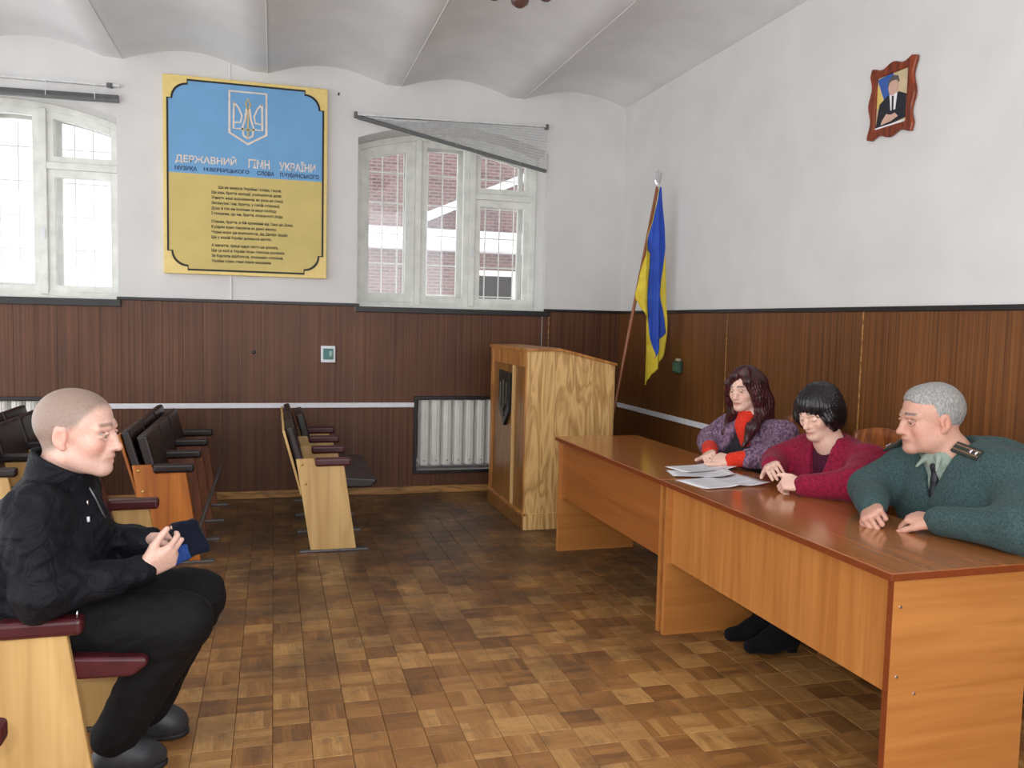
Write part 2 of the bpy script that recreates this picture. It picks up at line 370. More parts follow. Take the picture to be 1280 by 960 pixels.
# floor: subfloor with parquet blocks proud of it
floor = struct(part('floor', plain('subfloor', (38, 28, 22), 0.8), None, (XL, YF, -0.1), (XR, YB, -0.004)))
OFF[floor] = Vector((0, 0, 0))
def block_mesh(h):
    g_, c_ = 0.0008, 0.0014
    a, b_ = g_, BL-g_
    v = [(a, a, -0.006), (b_, a, -0.006), (b_, b_, -0.006), (a, b_, -0.006), (a, a, h-c_), (b_, a, h-c_), (b_, b_, h-c_), (a, b_, h-c_),
         (a+c_, a+c_, h), (b_-c_, a+c_, h), (b_-c_, b_-c_, h), (a+c_, b_-c_, h)]
    f = [(0, 1, 5, 4), (1, 2, 6, 5), (2, 3, 7, 6), (3, 0, 4, 7), (4, 5, 9, 8), (5, 6, 10, 9), (6, 7, 11, 10), (7, 4, 8, 11), (8, 9, 10, 11)]
    return v, f
bmeshes = []
for h in (-0.0006, -0.0002, 0.0):
    me = bpy.data.meshes.new('parquet_block'); v, f = block_mesh(h); me.from_pydata(v, [], f); me.materials.append(parquet); bmeshes.append(me)
def cam_px(p):
    d = Vector(p)-Vector((0, 0, CAM_H)); z = d.dot(_f)
    if z < 0.3: return None
    return 640+1040.7*d.dot(_r)/z, 480-1040.7*d.dot(_u)/z, z
rest = MB(); cand = []
for i in range(math.floor(-3.2/BL), math.floor(XR/BL)):
    for j in range(math.floor(1.2/BL), math.floor((YB-0.02)/BL)):
        x, y = i*BL, j*BL
        q = cam_px((x+BL/2, y+BL/2, 0))
        vis = q and -10 < q[0] < 1290 and q[1] < 975
        # blocks hidden behind the seated man, the near seats and the desk come last
        hid = q and (q[0] < 120 or (q[0] > 830 and y < 3.6 and x > 1.75) or (x > 1.8 and y > 3.6))
        cand.append((0 if (vis and not hid) else 1, y, i, j))
cand.sort()
for k, (hid, y, i, j) in enumerate(cand):
    h = random.choice((0, 1, 2, 2))
    if k < 300:
        o = bpy.data.objects.new('parquet_block', bmeshes[h]); COL.objects.link(o); o.location = (i*BL, j*BL, 0); o.parent = floor
    else:
        v, f = block_mesh((-0.0006, -0.0002, 0.0)[h]); rest.add([(a+i*BL, c+j*BL, d) for a, c, d in v], f)
o = rest.build('parquet_field', parquet, floor); o['kind'] = 'stuff'

# wainscot: grooved planks on the left, wide printed sheets elsewhere
pt = 0.012
def ztop(x):   # lower under the windows
    return ZS-0.045 if (W1[0]-0.02 < x < W1[1]+0.01 or W2[0]-0.02 < x < W2[1]+0.02) else ZCH-0.02
x = 0.643
while x > XL+0.1:
    a, c = x-0.148, x; g_ = 0.0012
    for z0, z1 in ([(0.06, NZ[0]), (NZ[1], ztop((a+c)/2))] if (N1[0]-0.01 < (a+c)/2 < N1[1]+0.01) else [(0.06, ztop((a+c)/2))]):
        part('wall_panel', panel_back, wall_back, (a+g_, YB-pt, z0), (c, YB, z1), 0.001)
    x = a
MB().ring([(0.647, 0.06), (2.335, 0.06), (2.335, 1.54), (0.647, 1.54)], [(N2[0], NZ[0]), (N2[1], NZ[0]), (N2[1], NZ[1]), (N2[0], NZ[1])], 1, YB-pt, YB).build('wall_panel', panel_back, wall_back)
part('wall_panel', panel_back, wall_back, (2.34, YB-pt, 0.06), (XR-0.002, YB, ZCH-0.02), 0.001)
part('panel_joint', skirting, wall_back, (2.334, YB-pt-0.003, 0.06), (2.342, YB-pt+0.002, 1.54))
ys = [YB-pt-0.002, 6.51, 5.13, 3.75, 2.37, 0.99, -0.39, YF]
for a, c in zip(ys[1:], ys[:-1]):
    part('wall_panel', panel_right, wall_right, (XR-pt, a+0.002, 0.06), (XR, c-0.002, ZCH-0.02), 0.001)
    if a in (5.13, 3.75): part('panel_joint', skirting, wall_right, (XR-pt-0.003, a-0.004, 0.3), (XR-pt+0.002, a+0.004, ZCH-0.02))
# capping strips, black sills, skirting, white cable duct
def trim(n, mat, a, c, bev=0.003): o = struct(part('trim_%d' % n, mat, None, a, c, bev)); return o
trim(1, black_paint, (W1[1]-0.01, YB-0.022, ZCH-0.02), (W2[0]+0.02, YB, ZCH+0.004))
trim(2, black_paint, (W2[1]-0.01, YB-0.022, ZCH-0.02), (XR, YB, ZCH+0.004))
trim(3, black_paint, (XR-0.022, YF, ZCH-0.022), (XR, YB-0.022, ZCH+0.004))
trim(4, black_paint, (W2[0]-0.01, YB-0.035, 1.54), (W2[1]+0.03, YB+0.1, ZS))
trim(5, black_paint, (W1[0]-0.01, YB-0.035, 1.53), (W1[1]+0.02, YB+0.1, ZS))
trim(6, white_plastic, (N1[1]+0.05, YB-pt-0.016, 0.742), (N2[0]-0.02, YB-pt, 0.782))
trim(7, white_plastic, (2.15, YB-pt-0.016, 0.742), (XR-pt-0.03, YB-pt, 0.782))
trim(8, white_plastic, (XR-pt-0.016, 1.0, 0.742), (XR-pt, YB-pt-0.05, 0.782))
for nm, a, c in (('baseboard_back', (XL, YB-0.035, 0), (XR, YB, 0.062)), ('baseboard_right', (XR-0.035, YF, 0), (XR, YB-0.035, 0.062))):
    struct(part(nm, skirting, None, a, c, 0.006))
# mark: old screw hole with a dark plug
knob = MB().lathe([(0.016, 0), (0.016, -0.008), (0.009, -0.014)], (-0.156, YB-pt, 1.194), 12, 1).build('wall_plug', black_paint, wall_back)

# ------------------------------------------------------------------ windows
def sash(root, name, x0, x1, z0, topf, y0, y1, st, mat=None):
    n_ = 6
    def poly(d):
        xs = [x1-d-(x1-x0-2*d)*i/n_ for i in range(n_+1)]
        return [(x0+d, z0+d), (x1-d, z0+d)]+[(q, topf(q)-d*1.15) for q in xs]
    s_ = MB().ring(poly(0), poly(st), 1, y0, y1).build(name, mat or win_paint, root, 0.004, 1)
    p_ = MB().prism(poly(st-0.006), 1, (y0+y1)/2-0.002, (y0+y1)/2+0.002).build('pane', glass, root)
    return s_
def window(nm, w, mull, transom_z, tall):
    root = empty(nm, ((w[0]+w[1])/2, YB+0.35, ZS), kind='structure')
    y0, y1 = YB+0.33, YB+0.42
    n_ = 16
    def poly(d):
        xs = [w[1]-d-(w[1]-w[0]-2*d)*i/n_ for i in range(n_+1)]
        return [(w[0]+d, ZS+d*1.0), (w[1]-d, ZS+d*1.0)]+[(q, arch(w, q)-d) for q in xs]
    MB().ring(poly(0.0), poly(0.055), 1, y0, y1).build('window_frame', win_paint, root, 0.004, 1)
    MB().ring(poly(0.0), poly(0.06), 1, y1+0.07, y1+0.12).build('outer_frame', win_paint, root, 0.004, 1)
    MB().box((w[0]-0.0, YB+0.02, ZS), (w[1], y0, ZS+0.018)).build('window_sill', win_paint, root)
    for mx in mull:
        MB().box((mx-0.028, y0-0.012, ZS+0.03), (mx+0.028, y1+0.005, arch(w, mx)-0.04)).build('mullion', win_paint, root, 0.005, 1)
        MB().box((mx-0.03, y1+0.07, ZS+0.03), (mx+0.03, y1+0.12, arch(w, mx)-0.04)).build('outer_mullion', win_paint, root)
    L = [w[0]+0.05]+[m_ for m_ in mull]+[w[1]-0.05]
    for i in range(3):
        a = L[i]+(0.026 if i else 0); c = L[i+1]-(0.026 if i < 2 else 0)
        tf = lambda q: arch(w, q)-0.05
        if i == 2:
            MB().box((a, y0-0.01, transom_z-0.028), (c, y1+0.004, transom_z+0.028)).build('transom', win_paint, root, 0.005, 1)
            sash(root, 'sash', a, c, ZS+0.05, lambda q: transom_z-0.026, y0+0.015, y1-0.015, 0.055)
            sash(root, 'sash', a, c, transom_z+0.026, tf, y0+0.015, y1-0.015, 0.05)
            MB().box((a, y1+0.07, transom_z-0.025), (c, y1+0.12, transom_z+0.025)).build('outer_transom', win_paint, root)
            sash(root, 'outer_sash', a+0.03, c-0.03, ZS+0.06, lambda q: transom_z-0.02, y1+0.075, y1+0.11, 0.045)
            sash(root, 'outer_sash', a+0.03, c-0.03, transom_z+0.02, tf, y1+0.075, y1+0.11, 0.045)
        else:
            sash(root, 'sash', a, c, ZS+0.05, tf, y0+0.015, y1-0.015, 0.08 if i == 0 else 0.05)
            sash(root, 'outer_sash', a+0.02, c-0.02, ZS+0.06, tf, y1+0.075, y1+0.11, 0.06)
    yg = WT+0.04
    k = int((w[1]-w[0])/0.135)
    for i in range(1, k):
        gx_ = w[0]+(w[1]-w[0])*i/k
        MB().tube([(gx_, yg, ZS-0.05), (gx_, yg, arch(w, gx_)+0.05)], 0.006, 6).build('grille_bar', win_paint, root)
    for i in range(6):
        gz = ZS+0.13+0.27*i
        MB().tube([(w[0]-0.05, yg+0.01, gz), (w[1]+0.05, yg+0.01, gz)], 0.006, 6).build('grille_bar', win_paint, root)
    # catch
    MB().box((mull[1]-0.012, y0-0.02, 2.05), (mull[1]+0.012, y0-0.005, 2.13)).build('window_catch', white_plastic, root, 0.003)
    return root
window('window_1', W1, (-2.23, -1.735), 2.62, True)
window('window_2', W2, (1.217, 1.705), 2.60, False)

# venetian blinds on the wall face above the windows
bl = empty('window_blind', (1.46, YB-0.02, 3.13), 'grey slatted blind hanging askew like a fan over the right window', 'blind')
yb0, yb1 = YB-0.045, YB-0.008
slat_grey = plain('slat_grey', (214, 216, 216), 0.5); slat_dark = plain('slat_dark', (96, 98, 98), 0.45)
def bar(mb, p, q, y0, y1, h):
    d = Vector((q[0]-p[0], 0, q[1]-p[1])).normalized(); nn = Vector((-d.z, 0, d.x))*h/2
    pts = [(p[0]-nn.x, p[1]-nn.z), (q[0]-nn.x, q[1]-nn.z), (q[0]+nn.x, q[1]+nn.z), (p[0]+nn.x, p[1]+nn.z)]
    return mb.prism(pts, 1, y0, y1)
bar(MB(), (0.64, 3.134), (2.275, 3.178), yb0, yb1, 0.016).build('head_rail', slat_grey, bl)
ns = 15
for i in range(1, ns):
    t = i/ns
    bar(MB(), (0.68+0.55*(1-t)*0.6, 3.128), (2.275, 3.172-0.365*t), yb0+0.014, yb1-0.008, 0.003).build('slat', slat_grey, bl)
bar(MB(), (0.65, 3.115), (2.272, 2.797), yb0-0.004, yb1, 0.026).build('bottom_rail', slat_dark, bl, 0.004)
for xx, zz in ((0.635, 3.13), (2.268, 3.17)):
    MB().box((xx-0.012, YB-0.05, zz-0.02), (xx+0.012, YB, zz+0.025)).build('bracket', slat_dark, bl, 0.003)
for xx in (1.46, 1.62, 2.02): MB().tube([(xx, yb0-0.006, 3.15), (xx+0.01, yb0-0.006, 3.115-0.196*(xx-0.65)/0.99)], 0.0018, 5).build('ladder_cord', slat_grey, bl)
MB().tube([(2.262, YB-0.028, 3.15), (2.268, YB-0.028, 2.3), (2.27, YB-0.03, 1.62), (2.268, YB-0.03, 1.2)], 0.0018, 5).build('pull_cord', slat_grey, bl)
bl2 = empty('window_blind', (-1.97, YB-0.02, 3.09), 'grey slatted blind drawn up tight over the bright left window', 'blind')
bar(MB(), (-2.8, 3.17), (-1.12, 3.184), yb0, yb1, 0.014).build('head_rail', slat_grey, bl2)
for i in range(8): bar(MB(), (-2.8, 3.052+i*0.004), (-1.13, 3.086+i*0.004), yb0+0.002*(i % 2), yb1-0.004, 0.003).build('slat', slat_dark, bl2)
bar(MB(), (-2.8, 3.04), (-1.128, 3.074), yb0-0.004, yb1, 0.022).build('bottom_rail', slat_dark, bl2, 0.004)
for xx in (-2.7, -1.62, -1.29): MB().tube([(xx, yb0-0.004, 3.18), (xx, yb0-0.004, 3.07)], 0.003, 5).build('ladder_cord', slat_grey, bl2)
MB().box((-1.21, YB-0.05, 3.17), (-1.17, YB, 3.2)).build('bracket', slat_dark, bl2, 0.003)
MB().tube([(-1.195, YB-0.03, 3.17), (-1.19, YB-0.03, 2.2), (-1.18, YB-0.03, 1.6)], 0.0018, 5).build('pull_cord', slat_grey, bl2)

# ------------------------------------------------------------------ outside the windows
bb = empty('brick_building', (3.4, 11.6, 0), 'red brick building with snowy ledges seen through the right window', 'building')
part('wall', brick_mat, bb, (0.2, 11.4, -1), (7.0, 12.4, 6.5))
part('ledge', pale_facade, bb, (0.2, 11.05, 2.44), (7.0, 11.4, 2.54)); part('ledge_snow', snow, bb, (0.2, 11.02, 2.54), (7.0, 11.4, 2.70), 0.04)
MB().prism([(1.95, 2.80), (3.3, 3.42), (3.3, 3.52), (1.95, 2.92)], 1, 11.1, 11.4).build('ramp_snow', snow, bb)
for x0 in (2.55, 4.4):
    wv = part('window', win_paint, bb, (x0, 11.38, 0.9), (x0+0.75, 11.405, 2.2)); part('pane', black_paint, wv, (x0+0.07, 11.37, 0.98), (x0+0.68, 11.38, 2.12))
pb = empty('pale_building', (-8, 23, 0), 'pale far building washed out in the bright left window', 'building')
part('wall', pale_facade, pb, (-14, 22, -1), (-6.4, 26, 3.6)); part('roof_snow', snow, pb, (-14.2, 21.8, 3.6), (-6.2, 26, 3.75))
for x0 in (-12.6, -10.7, -8.8): part('window', print_grey, pb, (x0, 21.95, 1.9), (x0+1.0, 22.0, 2.9))
tag(part('snowy_ground', snow, None, (-40, WT+0.3, -1.2), (40, 60, -1.0)), kind='structure')

# ------------------------------------------------------------------ radiators in black-edged niches
def radiator(x0, nsec, label):
    r_ = empty('radiator', (x0+nsec*0.05, YB+0.06, 0.2), label, 'radiator')
    for i in range(nsec):
        a = x0+i*0.1; s_ = MB()
        s_.prism([(a+0.002, YB+0.06), (a+0.010, YB+0.055), (a+0.013, YB+0.025), (a+0.028, YB+0.012), (a+0.044, YB+0.012), (a+0.048, YB+0.004), (a+0.052, YB+0.004), (a+0.056, YB+0.012), (a+0.072, YB+0.012), (a+0.087, YB+0.025), (a+0.090, YB+0.055), (a+0.098, YB+0.06), (a+0.098, YB+0.13), (a+0.002, YB+0.13)], 2, 0.235, 0.80)
        s_.lathe([(0.03, 0), (0.034, -0.03), (0.026, -0.045)], (a+0.05, YB+0.055, 0.765), 10, 1)
        s_.lathe([(0.03, 0), (0.034, -0.03), (0.026, -0.045)], (a+0.05, YB+0.055, 0.265), 10, 1)
        so = s_.build('section', rad_paint, r_, 0.005, 1)
        MB().lathe([(0.008, 0), (0.008, -0.004)], (a+0.05, YB+0.010, 0.275), 8, 1).build('bolt', black_paint, so)
    MB().tube([(x0-0.02, YB+0.09, 0.27), (x0+nsec*0.1, YB+0.09, 0.27)], 0.016, 8).build('pipe', rad_paint, r_)
    return r_
radiator(1.20, 8, 'cream ribbed cast-iron radiator in a niche beside the lectern')
radiator(-2.42, 10, 'cream ribbed radiator in a niche behind the seats, below the left window')
for i, n_ in enumerate((N1, N2)):
    f_ = MB().ring([(n_[0]-0.022, NZ[0]-0.022), (n_[1]+0.022, NZ[0]-0.022), (n_[1]+0.022, NZ[1]+0.022), (n_[0]-0.022, NZ[1]+0.022)], [(n_[0]+0.004, NZ[0]+0.004), (n_[1]-0.004, NZ[0]+0.004), (n_[1]-0.004, NZ[1]-0.004), (n_[0]+0.004, NZ[1]-0.004)], 1, YB-0.03, YB-0.001)
    struct(f_.build('trim_%d' % (9+i), black_paint, None, 0.003))

# ------------------------------------------------------------------ switch, socket, cable, ceiling lamp
sw = empty('light_switch', (0.43, YB-pt, 1.185), 'white framed switch box with teal plate on the back wall', 'switch')
part('frame', white_plastic, sw, (0.372, YB-pt-0.03, 1.116), (0.488, YB-pt, 1.254), 0.006)
part('plate', teal, sw, (0.39, YB-pt-0.036, 1.142), (0.472, YB-pt-0.028, 1.232), 0.004)
part('rocker', plain('rocker', (150, 178, 170), 0.4), sw, (0.438, YB-pt-0.042, 1.165), (0.462, YB-pt-0.034, 1.212), 0.004)
so = empty('wall_socket', (XR-pt, 5.81, 1.17), 'small dark green socket box on the panelled right wall by the flag', 'socket')
part('box', dark_green, so, (XR-pt-0.035, 5.755, 1.12), (XR-pt, 5.865, 1.215), 0.008)
part('cap', plain('beige', (176, 170, 140), 0.5), so, (XR-pt-0.026, 5.785, 1.215), (XR-pt, 5.835, 1.235), 0.004)
part('cover', plain('green_cover', (62, 98, 80), 0.4), so, (XR-pt-0.042, 5.772, 1.135), (XR-pt-0.033, 5.848, 1.2), 0.006)
tag(MB().tube([(-0.335, YB-0.004, 3.44), (-0.335, YB-0.004, 2.6), (-0.325, YB-0.004, 1.61)], 0.005, 6).build('wall_cable', white_plastic), 'thin white cable running down the wall behind the blue board', 'cable')
tag(MB().tube([(0.5, YB-0.004, 3.28), (0.5, YB-0.012, 3.30)], 0.006, 6).build('wall_hook', black_paint), 'tiny dark hook in the wall at upper right of the board', 'hook')
ch = empty('ceiling_lamp', (1.2, 4.2, 3.48), 'brown glass ceiling lamp at the top edge of the picture', 'lamp')
MB().tube([(1.2, 4.2, 3.5), (1.2, 4.2, 3.3)], 0.012, 8).build('rod', brass, ch)
MB().lathe([(0.02, 0), (0.06, 0.01), (0.065, 0.03), (0.02, 0.05)], (1.2, 4.2, 3.45), 16).build('canopy', brass, ch)
MB().lathe([(0.01, -0.05), (0.035, -0.03), (0.04, 0.0), (0.02, 0.03)], (1.2, 4.2, 3.30), 14).build('hub', brass, ch)
for i in range(5):
    w = 2*math.pi*i/5+2.55; d = Vector((math.cos(w), math.sin(w), 0)); c = Vector((1.2, 4.2, 3.3))
    a_ = MB().tube([c, c+d*0.07+Vector((0, 0, 0.03)), c+d*0.14, c+d*0.14+Vector((0, 0, -0.03))], 0.006, 6).build('arm', brass, ch)
    q = c+d*0.14
    MB().lathe([(0.018, -0.02), (0.045, -0.06), (0.055, -0.1), (0.045, -0.15), (0.02, -0.168), (0.004, -0.172)], q, 14).build('glass_shade', glass_brown, a_, smooth=True)

# ------------------------------------------------------------------ anthem board
bd = empty('anthem_board', (-0.2, YB-0.02, 1.8), 'blue and yellow lettered board with a trident shield, on the wall between the windows', 'sign')
bx0, bx1, bz0, bz1 = -0.819, 0.41, 1.80, 3.308; yf = YB-0.05
part('panel', gold, bd, (bx0, yf, bz0), (bx1, YB-0.002, bz1), 0.004)
def outline(d, cr, step=0.03):
    """inset rectangle whose corners are scooped inwards in a quarter round with a small step"""
    x0, x1, z0, z1 = bx0+d, bx1-d, bz0+d, bz1-d; P_ = []
    for cx, cz, sx, sz, rev in ((x0, z0, 1, 1, 0), (x1, z0, -1, 1, 1), (x1, z1, -1, -1, 0), (x0, z1, 1, -1, 1)):
        q = [(cx, cz+sz*cr), (cx+sx*step, cz+sz*cr)]
        for k in range(0, 9):
            t = math.pi/2*k/8
            q.append((cx+sx*(step+(cr-step)*(1-math.cos(t))), cz+sz*(step+(cr-step)*(1-math.sin(t)))))
        q += [(cx+sx*cr, cz+sz*step), (cx+sx*cr, cz)]
        P_ += q[::-1] if rev else q
    return P_
zsplit = 2.572
def clip(P_, z, up):
    out = []
    for a, c in zip(P_, P_[1:]+P_[:1]):
        ia, ic = (a[1] >= z) == up, (c[1] >= z) == up
        if ia: out.append(a)
        if ia != ic: t = (z-a[1])/(c[1]-a[1]); out.append((a[0]+(c[0]-a[0])*t, z))
    return out
ol = outline(0.03, 0.145)
MB().prism(clip(ol, zsplit, True), 1, yf-0.003, yf+0.001).build('blue_field', sky_blue, bd)
MB().prism(clip(ol, zsplit, False), 1, yf-0.003, yf+0.001).build('yellow_field', ochre, bd)
MB().ring(outline(0.026, 0.147), outline(0.040, 0.140), 1, yf-0.0045, yf).build('border_line', ink, bd)
# trident shield
def strip(mb, pts, w, y0, y1, closed=False):
    n_ = len(pts); P_ = [Vector(p) for p in pts]; L_, R_ = [], []
    for i in range(n_):
        a = P_[(i-1) % n_] if (closed or i > 0) else P_[i]; c = P_[(i+1) % n_] if (closed or i < n_-1) else P_[i]
        t = (c-a).normalized(); nn = Vector((-t.y, t.x)); L_.append(P_[i]+nn*w/2); R_.append(P_[i]-nn*w/2)
    m_ = n_ if closed else n_-1
    for i in range(m_):
        j = (i+1) % n_
        mb.prism([L_[i], L_[j], R_[j], R_[i]], 1, y0, y1)
    return mb
em = MB(); ex, ez = -0.198, 3.05
strip(em, [(ex-0.138, 3.222), (ex+0.138, 3.222), (ex+0.138, 2.905), (ex, 2.825), (ex-0.138, 2.905)], 0.018, yf-0.006, yf, True)
for s_ in (-1, 1):
    strip(em, [(ex+s_*0.105, 3.14), (ex+s_*0.108, 2.94), (ex+s_*0.03, 2.94)], 0.015, yf-0.006, yf)
    strip(em, [(ex+s_*0.105, 3.14), (ex+s_*0.07, 3.10), (ex+s_*0.045, 3.04), (ex+s_*0.055, 2.99), (ex+s_*0.10, 2.985)], 0.013, yf-0.006, yf)
    strip(em, [(ex+s_*0.012, 3.10), (ex+s_*0.02, 3.02), (ex+s_*0.042, 2.95), (ex+s_*0.034, 2.89), (ex, 2.868)], 0.014, yf-0.006, yf)
em.build('emblem', cream_ink, bd)
e2 = MB(); strip(e2, [(ex, 3.175), (ex-0.018, 3.13), (ex, 3.09), (ex+0.018, 3.13)], 0.012, yf-0.0065, yf, True)
strip(e2, [(ex, 3.10), (ex, 2.88)], 0.012, yf-0.0065, yf); strip(e2, [(ex-0.035, 2.935), (ex+0.035, 2.935)], 0.01, yf-0.0065, yf)
e2.build('emblem_staff', plain('emblem_gold', (206, 178, 110), 0.5), bd)
yt = yf-0.0048
for t, a, c in (('ДЕРЖАВНИЙ', -0.731, -0.285), ('ГІМН', -0.195, -0.035), ('УКРАЇНИ', 0.04, 0.318)):
    lettering('title', t, a, c, 2.642, 2.712 if 'Й' not in t and 'Ї' not in t else 2.722, yt, cream_ink, bd)
for t, a, c in (('МУЗИКА', -0.735, -0.575), ('М.ВЕРБИЦЬКОГО', -0.525, -0.19), ('СЛОВА', -0.13, 0.0), ('П.ЧУБИНСЬКОГО', 0.045, 0.345)):
    lettering('subtitle', t, a, c, 2.59, 2.625, yt, navy_ink, bd)
verse = ['Ще не вмерла України і слава, і воля,', 'Ще нам, браття молодії, усміхнеться доля.', 'Згинуть наші вороженьки, як роса на сонці,', 'Запануєм і ми, браття, у своїй сторонці.',
 'Душу й тіло ми положим за нашу свободу', 'І покажем, що ми, браття, козацького роду.', None, 'Станем, браття, в бій кровавий від Сяну до Дону,', 'В ріднім краю панувати не дамо нікому;',
 'Чорне море ще всміхнеться, дід Дніпро зрадіє,', 'Ще у нашій Україні доленька наспіє.', None, 'А завзяття, праця щира свого ще докаже,', 'Ще ся волі в Україні піснь голосна розляже,', "За Карпати відіб'ється, згомонить степами,", 'України слава стане поміж народами.']
zz = 2.492
for i, t in enumerate(verse):
    if t is None: zz -= 0.022; continue
    wd = 0.55*len(t)/44*1.03
    lettering('verse_line', t, -0.47+(0.05 if i == 0 else 0), -0.47+(0.05 if i == 0 else 0)+wd, zz-0.03, zz, yt, ink, bd); zz -= 0.0405

# ------------------------------------------------------------------ portrait
po = empty('portrait', (XR, 3.63, 2.48), 'framed portrait print of a suited figure in a wavy dark wood frame', 'picture')
py0, py1, pz0, pz1 = 3.475, 3.78, 2.48, 2.825
def wavy(d, amp):
    P_ = []; n_ = 14
    def side(a, c, nx, nz):
        for i in range(n_):
            t = i/n_; w = amp*(math.cos(4*math.pi*t)*0.5+0.5)-amp*0.3
            P_.append((a[0]+(c[0]-a[0])*t+nx*w, a[1]+(c[1]-a[1])*t+nz*w))
    y0, y1, z0, z1 = py0+d, py1-d, pz0+d, pz1-d
    side((y0, z0), (y1, z0), 0, -1); side((y1, z0), (y1, z1), 1, 0); side((y1, z1), (y0, z1), 0, 1); side((y0, z1), (y0, z0), -1, 0)
    return P_
MB().ring(wavy(0, 0.022), wavy(0.042, 0.0), 0, XR-0.022, XR-0.002).build('frame', frame_wood, po, 0.004, 1)
xs_ = XR-0.010
def sheet(nm, pts, mat, lvl):
    Z0, Z1, Y0, Y1 = pz0+0.036, pz1-0.036, py0+0.036, py1-0.036
    # u runs left to right as one faces the wall: from far (high y) to near
    P_ = [(Y1-(Y1-Y0)*u, Z0+(Z1-Z0)*v) for u, v in pts]
    return MB().prism(P_, 0, xs_-0.0008*lvl, xs_).build(nm, mat, po)
sheet('print', [(0, 0), (1, 0), (1, 1), (0, 1)], plain('print_beige', (206, 186, 150), 0.4), 1)
sheet('print_flag', [(0.02, 0.95), (0.5, 1), (0.5, 0.45), (0.3, 0.45)], plain('print_blue', (52, 92, 170), 0.4), 2)
sheet('print_flag', [(0.0, 0.9), (0.3, 0.45), (0.2, 0.35), (0.0, 0.45)], plain('print_yellow', (222, 196, 110), 0.4), 2)
suit = plain('print_suit', (26, 28, 38), 0.4); facec = plain('print_skin', (206, 168, 150), 0.4)
sheet('print_suit', [(0.02, 0.02), (0.98, 0.1), (0.98, 0.5), (0.72, 0.6), (0.38, 0.6), (0.12, 0.48)], suit, 3)
sheet('print_shirt', [(0.48, 0.3), (0.62, 0.3), (0.66, 0.6), (0.42, 0.6)], paper, 4)
sheet('print_tie', [(0.52, 0.3), (0.57, 0.3), (0.56, 0.56), (0.50, 0.56)], suit, 5)
sheet('print_face', [(0.53+0.145*math.cos(a), 0.72+0.15*math.sin(a)) for a in [2*math.pi*i/16 for i in range(16)]], facec, 6)
sheet('print_hair', [(0.37, 0.76), (0.40, 0.88), (0.52, 0.94), (0.66, 0.90), (0.70, 0.78), (0.64, 0.83), (0.50, 0.84), (0.42, 0.82)], plain('print_hair', (92, 86, 84), 0.4), 7)
sheet('print_hands', [(0.2, 0.08), (0.5, 0.1), (0.72, 0.16), (0.62, 0.24), (0.5, 0.22), (0.36, 0.26), (0.24, 0.16)], facec, 6)
sheet('print_caption', [(0.0, 0.0), (0.9, 0.0), (0.9, 0.06), (0.0, 0.05)], paper, 7)
# ------------------------------------------------------------------ lectern
lc = empty('lectern', (2.05, 6.1, 0), 'tall veneered lectern with a sloping top and a dark shield on its front', 'lectern')
lx0, lx1, ly0, ly1 = 1.722, 2.386, 5.605, 6.62
sidep = [(lx0, 0.118), (lx1, 0.118), (lx1, 1.185), (1.958, 1.285), (lx0, 1.28)]
MB().prism(sidep, 1, ly0, ly0+0.02).build('side_panel', lect_side, lc)
MB().prism(sidep, 1, ly1-0.02, ly1).build('side_panel', lect_side, lc)
part('front_panel', lect_front, lc, (lx0+0.012, ly0+0.02, 0.1), (lx0+0.03, ly1-0.02, 1.17))
part('front_header', lect_trim, lc, (lx0, ly0+0.02, 1.165), (lx0+0.03, ly1-0.02, 1.28), 0.003)
part('corner_post', lect_trim, lc, (lx0-0.004, ly0+0.0205, 0.118), (lx0+0.02, ly0+0.05, 1.28), 0.002)
part('corner_post', lect_trim, lc, (lx0-0.004, ly1-0.06, 0.118), (lx0+0.02, ly1, 1.28), 0.002)
part('divider', birch, lc, (lx0-0.008, 5.945, 0.03), (lx0+0.014, 5.975, 1.165), 0.003)
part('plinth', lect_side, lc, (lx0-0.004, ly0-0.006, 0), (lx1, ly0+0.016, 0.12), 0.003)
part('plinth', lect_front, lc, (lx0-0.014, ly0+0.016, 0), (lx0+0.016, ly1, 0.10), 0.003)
part('plinth_bead', lect_trim, lc, (lx0-0.018, ly0-0.006, 0.10), (lx0+0.012, ly1, 0.122), 0.004)
tp = [(lx0-0.014, 1.28), (1.958, 1.285), (lx1+0.012, 1.184), (lx1+0.014, 1.202), (1.962, 1.305), (lx0-0.014, 1.30)]
MB().prism(tp, 1, ly0-0.012, ly1+0.012).build('top', lect_trim, lc)
shield_m = plain('shield_black', (32, 34, 32), 0.35, noise=0.2, nscale=14)
sh = MB().prism([(6.03, 1.10), (6.33, 1.11), (6.31, 0.80), (6.17, 0.685), (6.045, 0.80)], 0, lx0-0.014, lx0+0.013).build('shield', shield_m, lc, 0.004)
st_ = MB()
for s_ in (-1, 1): st_.tube([(lx0-0.016, 6.175+s_*0.09, 1.02), (lx0-0.016, 6.175+s_*0.08, 0.86), (lx0-0.016, 6.175, 0.80)], 0.008, 5)
st_.tube([(lx0-0.016, 6.175, 1.04), (lx0-0.016, 6.175, 0.76)], 0.008, 5).build('trident_relief', plain('bronze_dark', (70, 66, 56), 0.4, 0.6), sh)

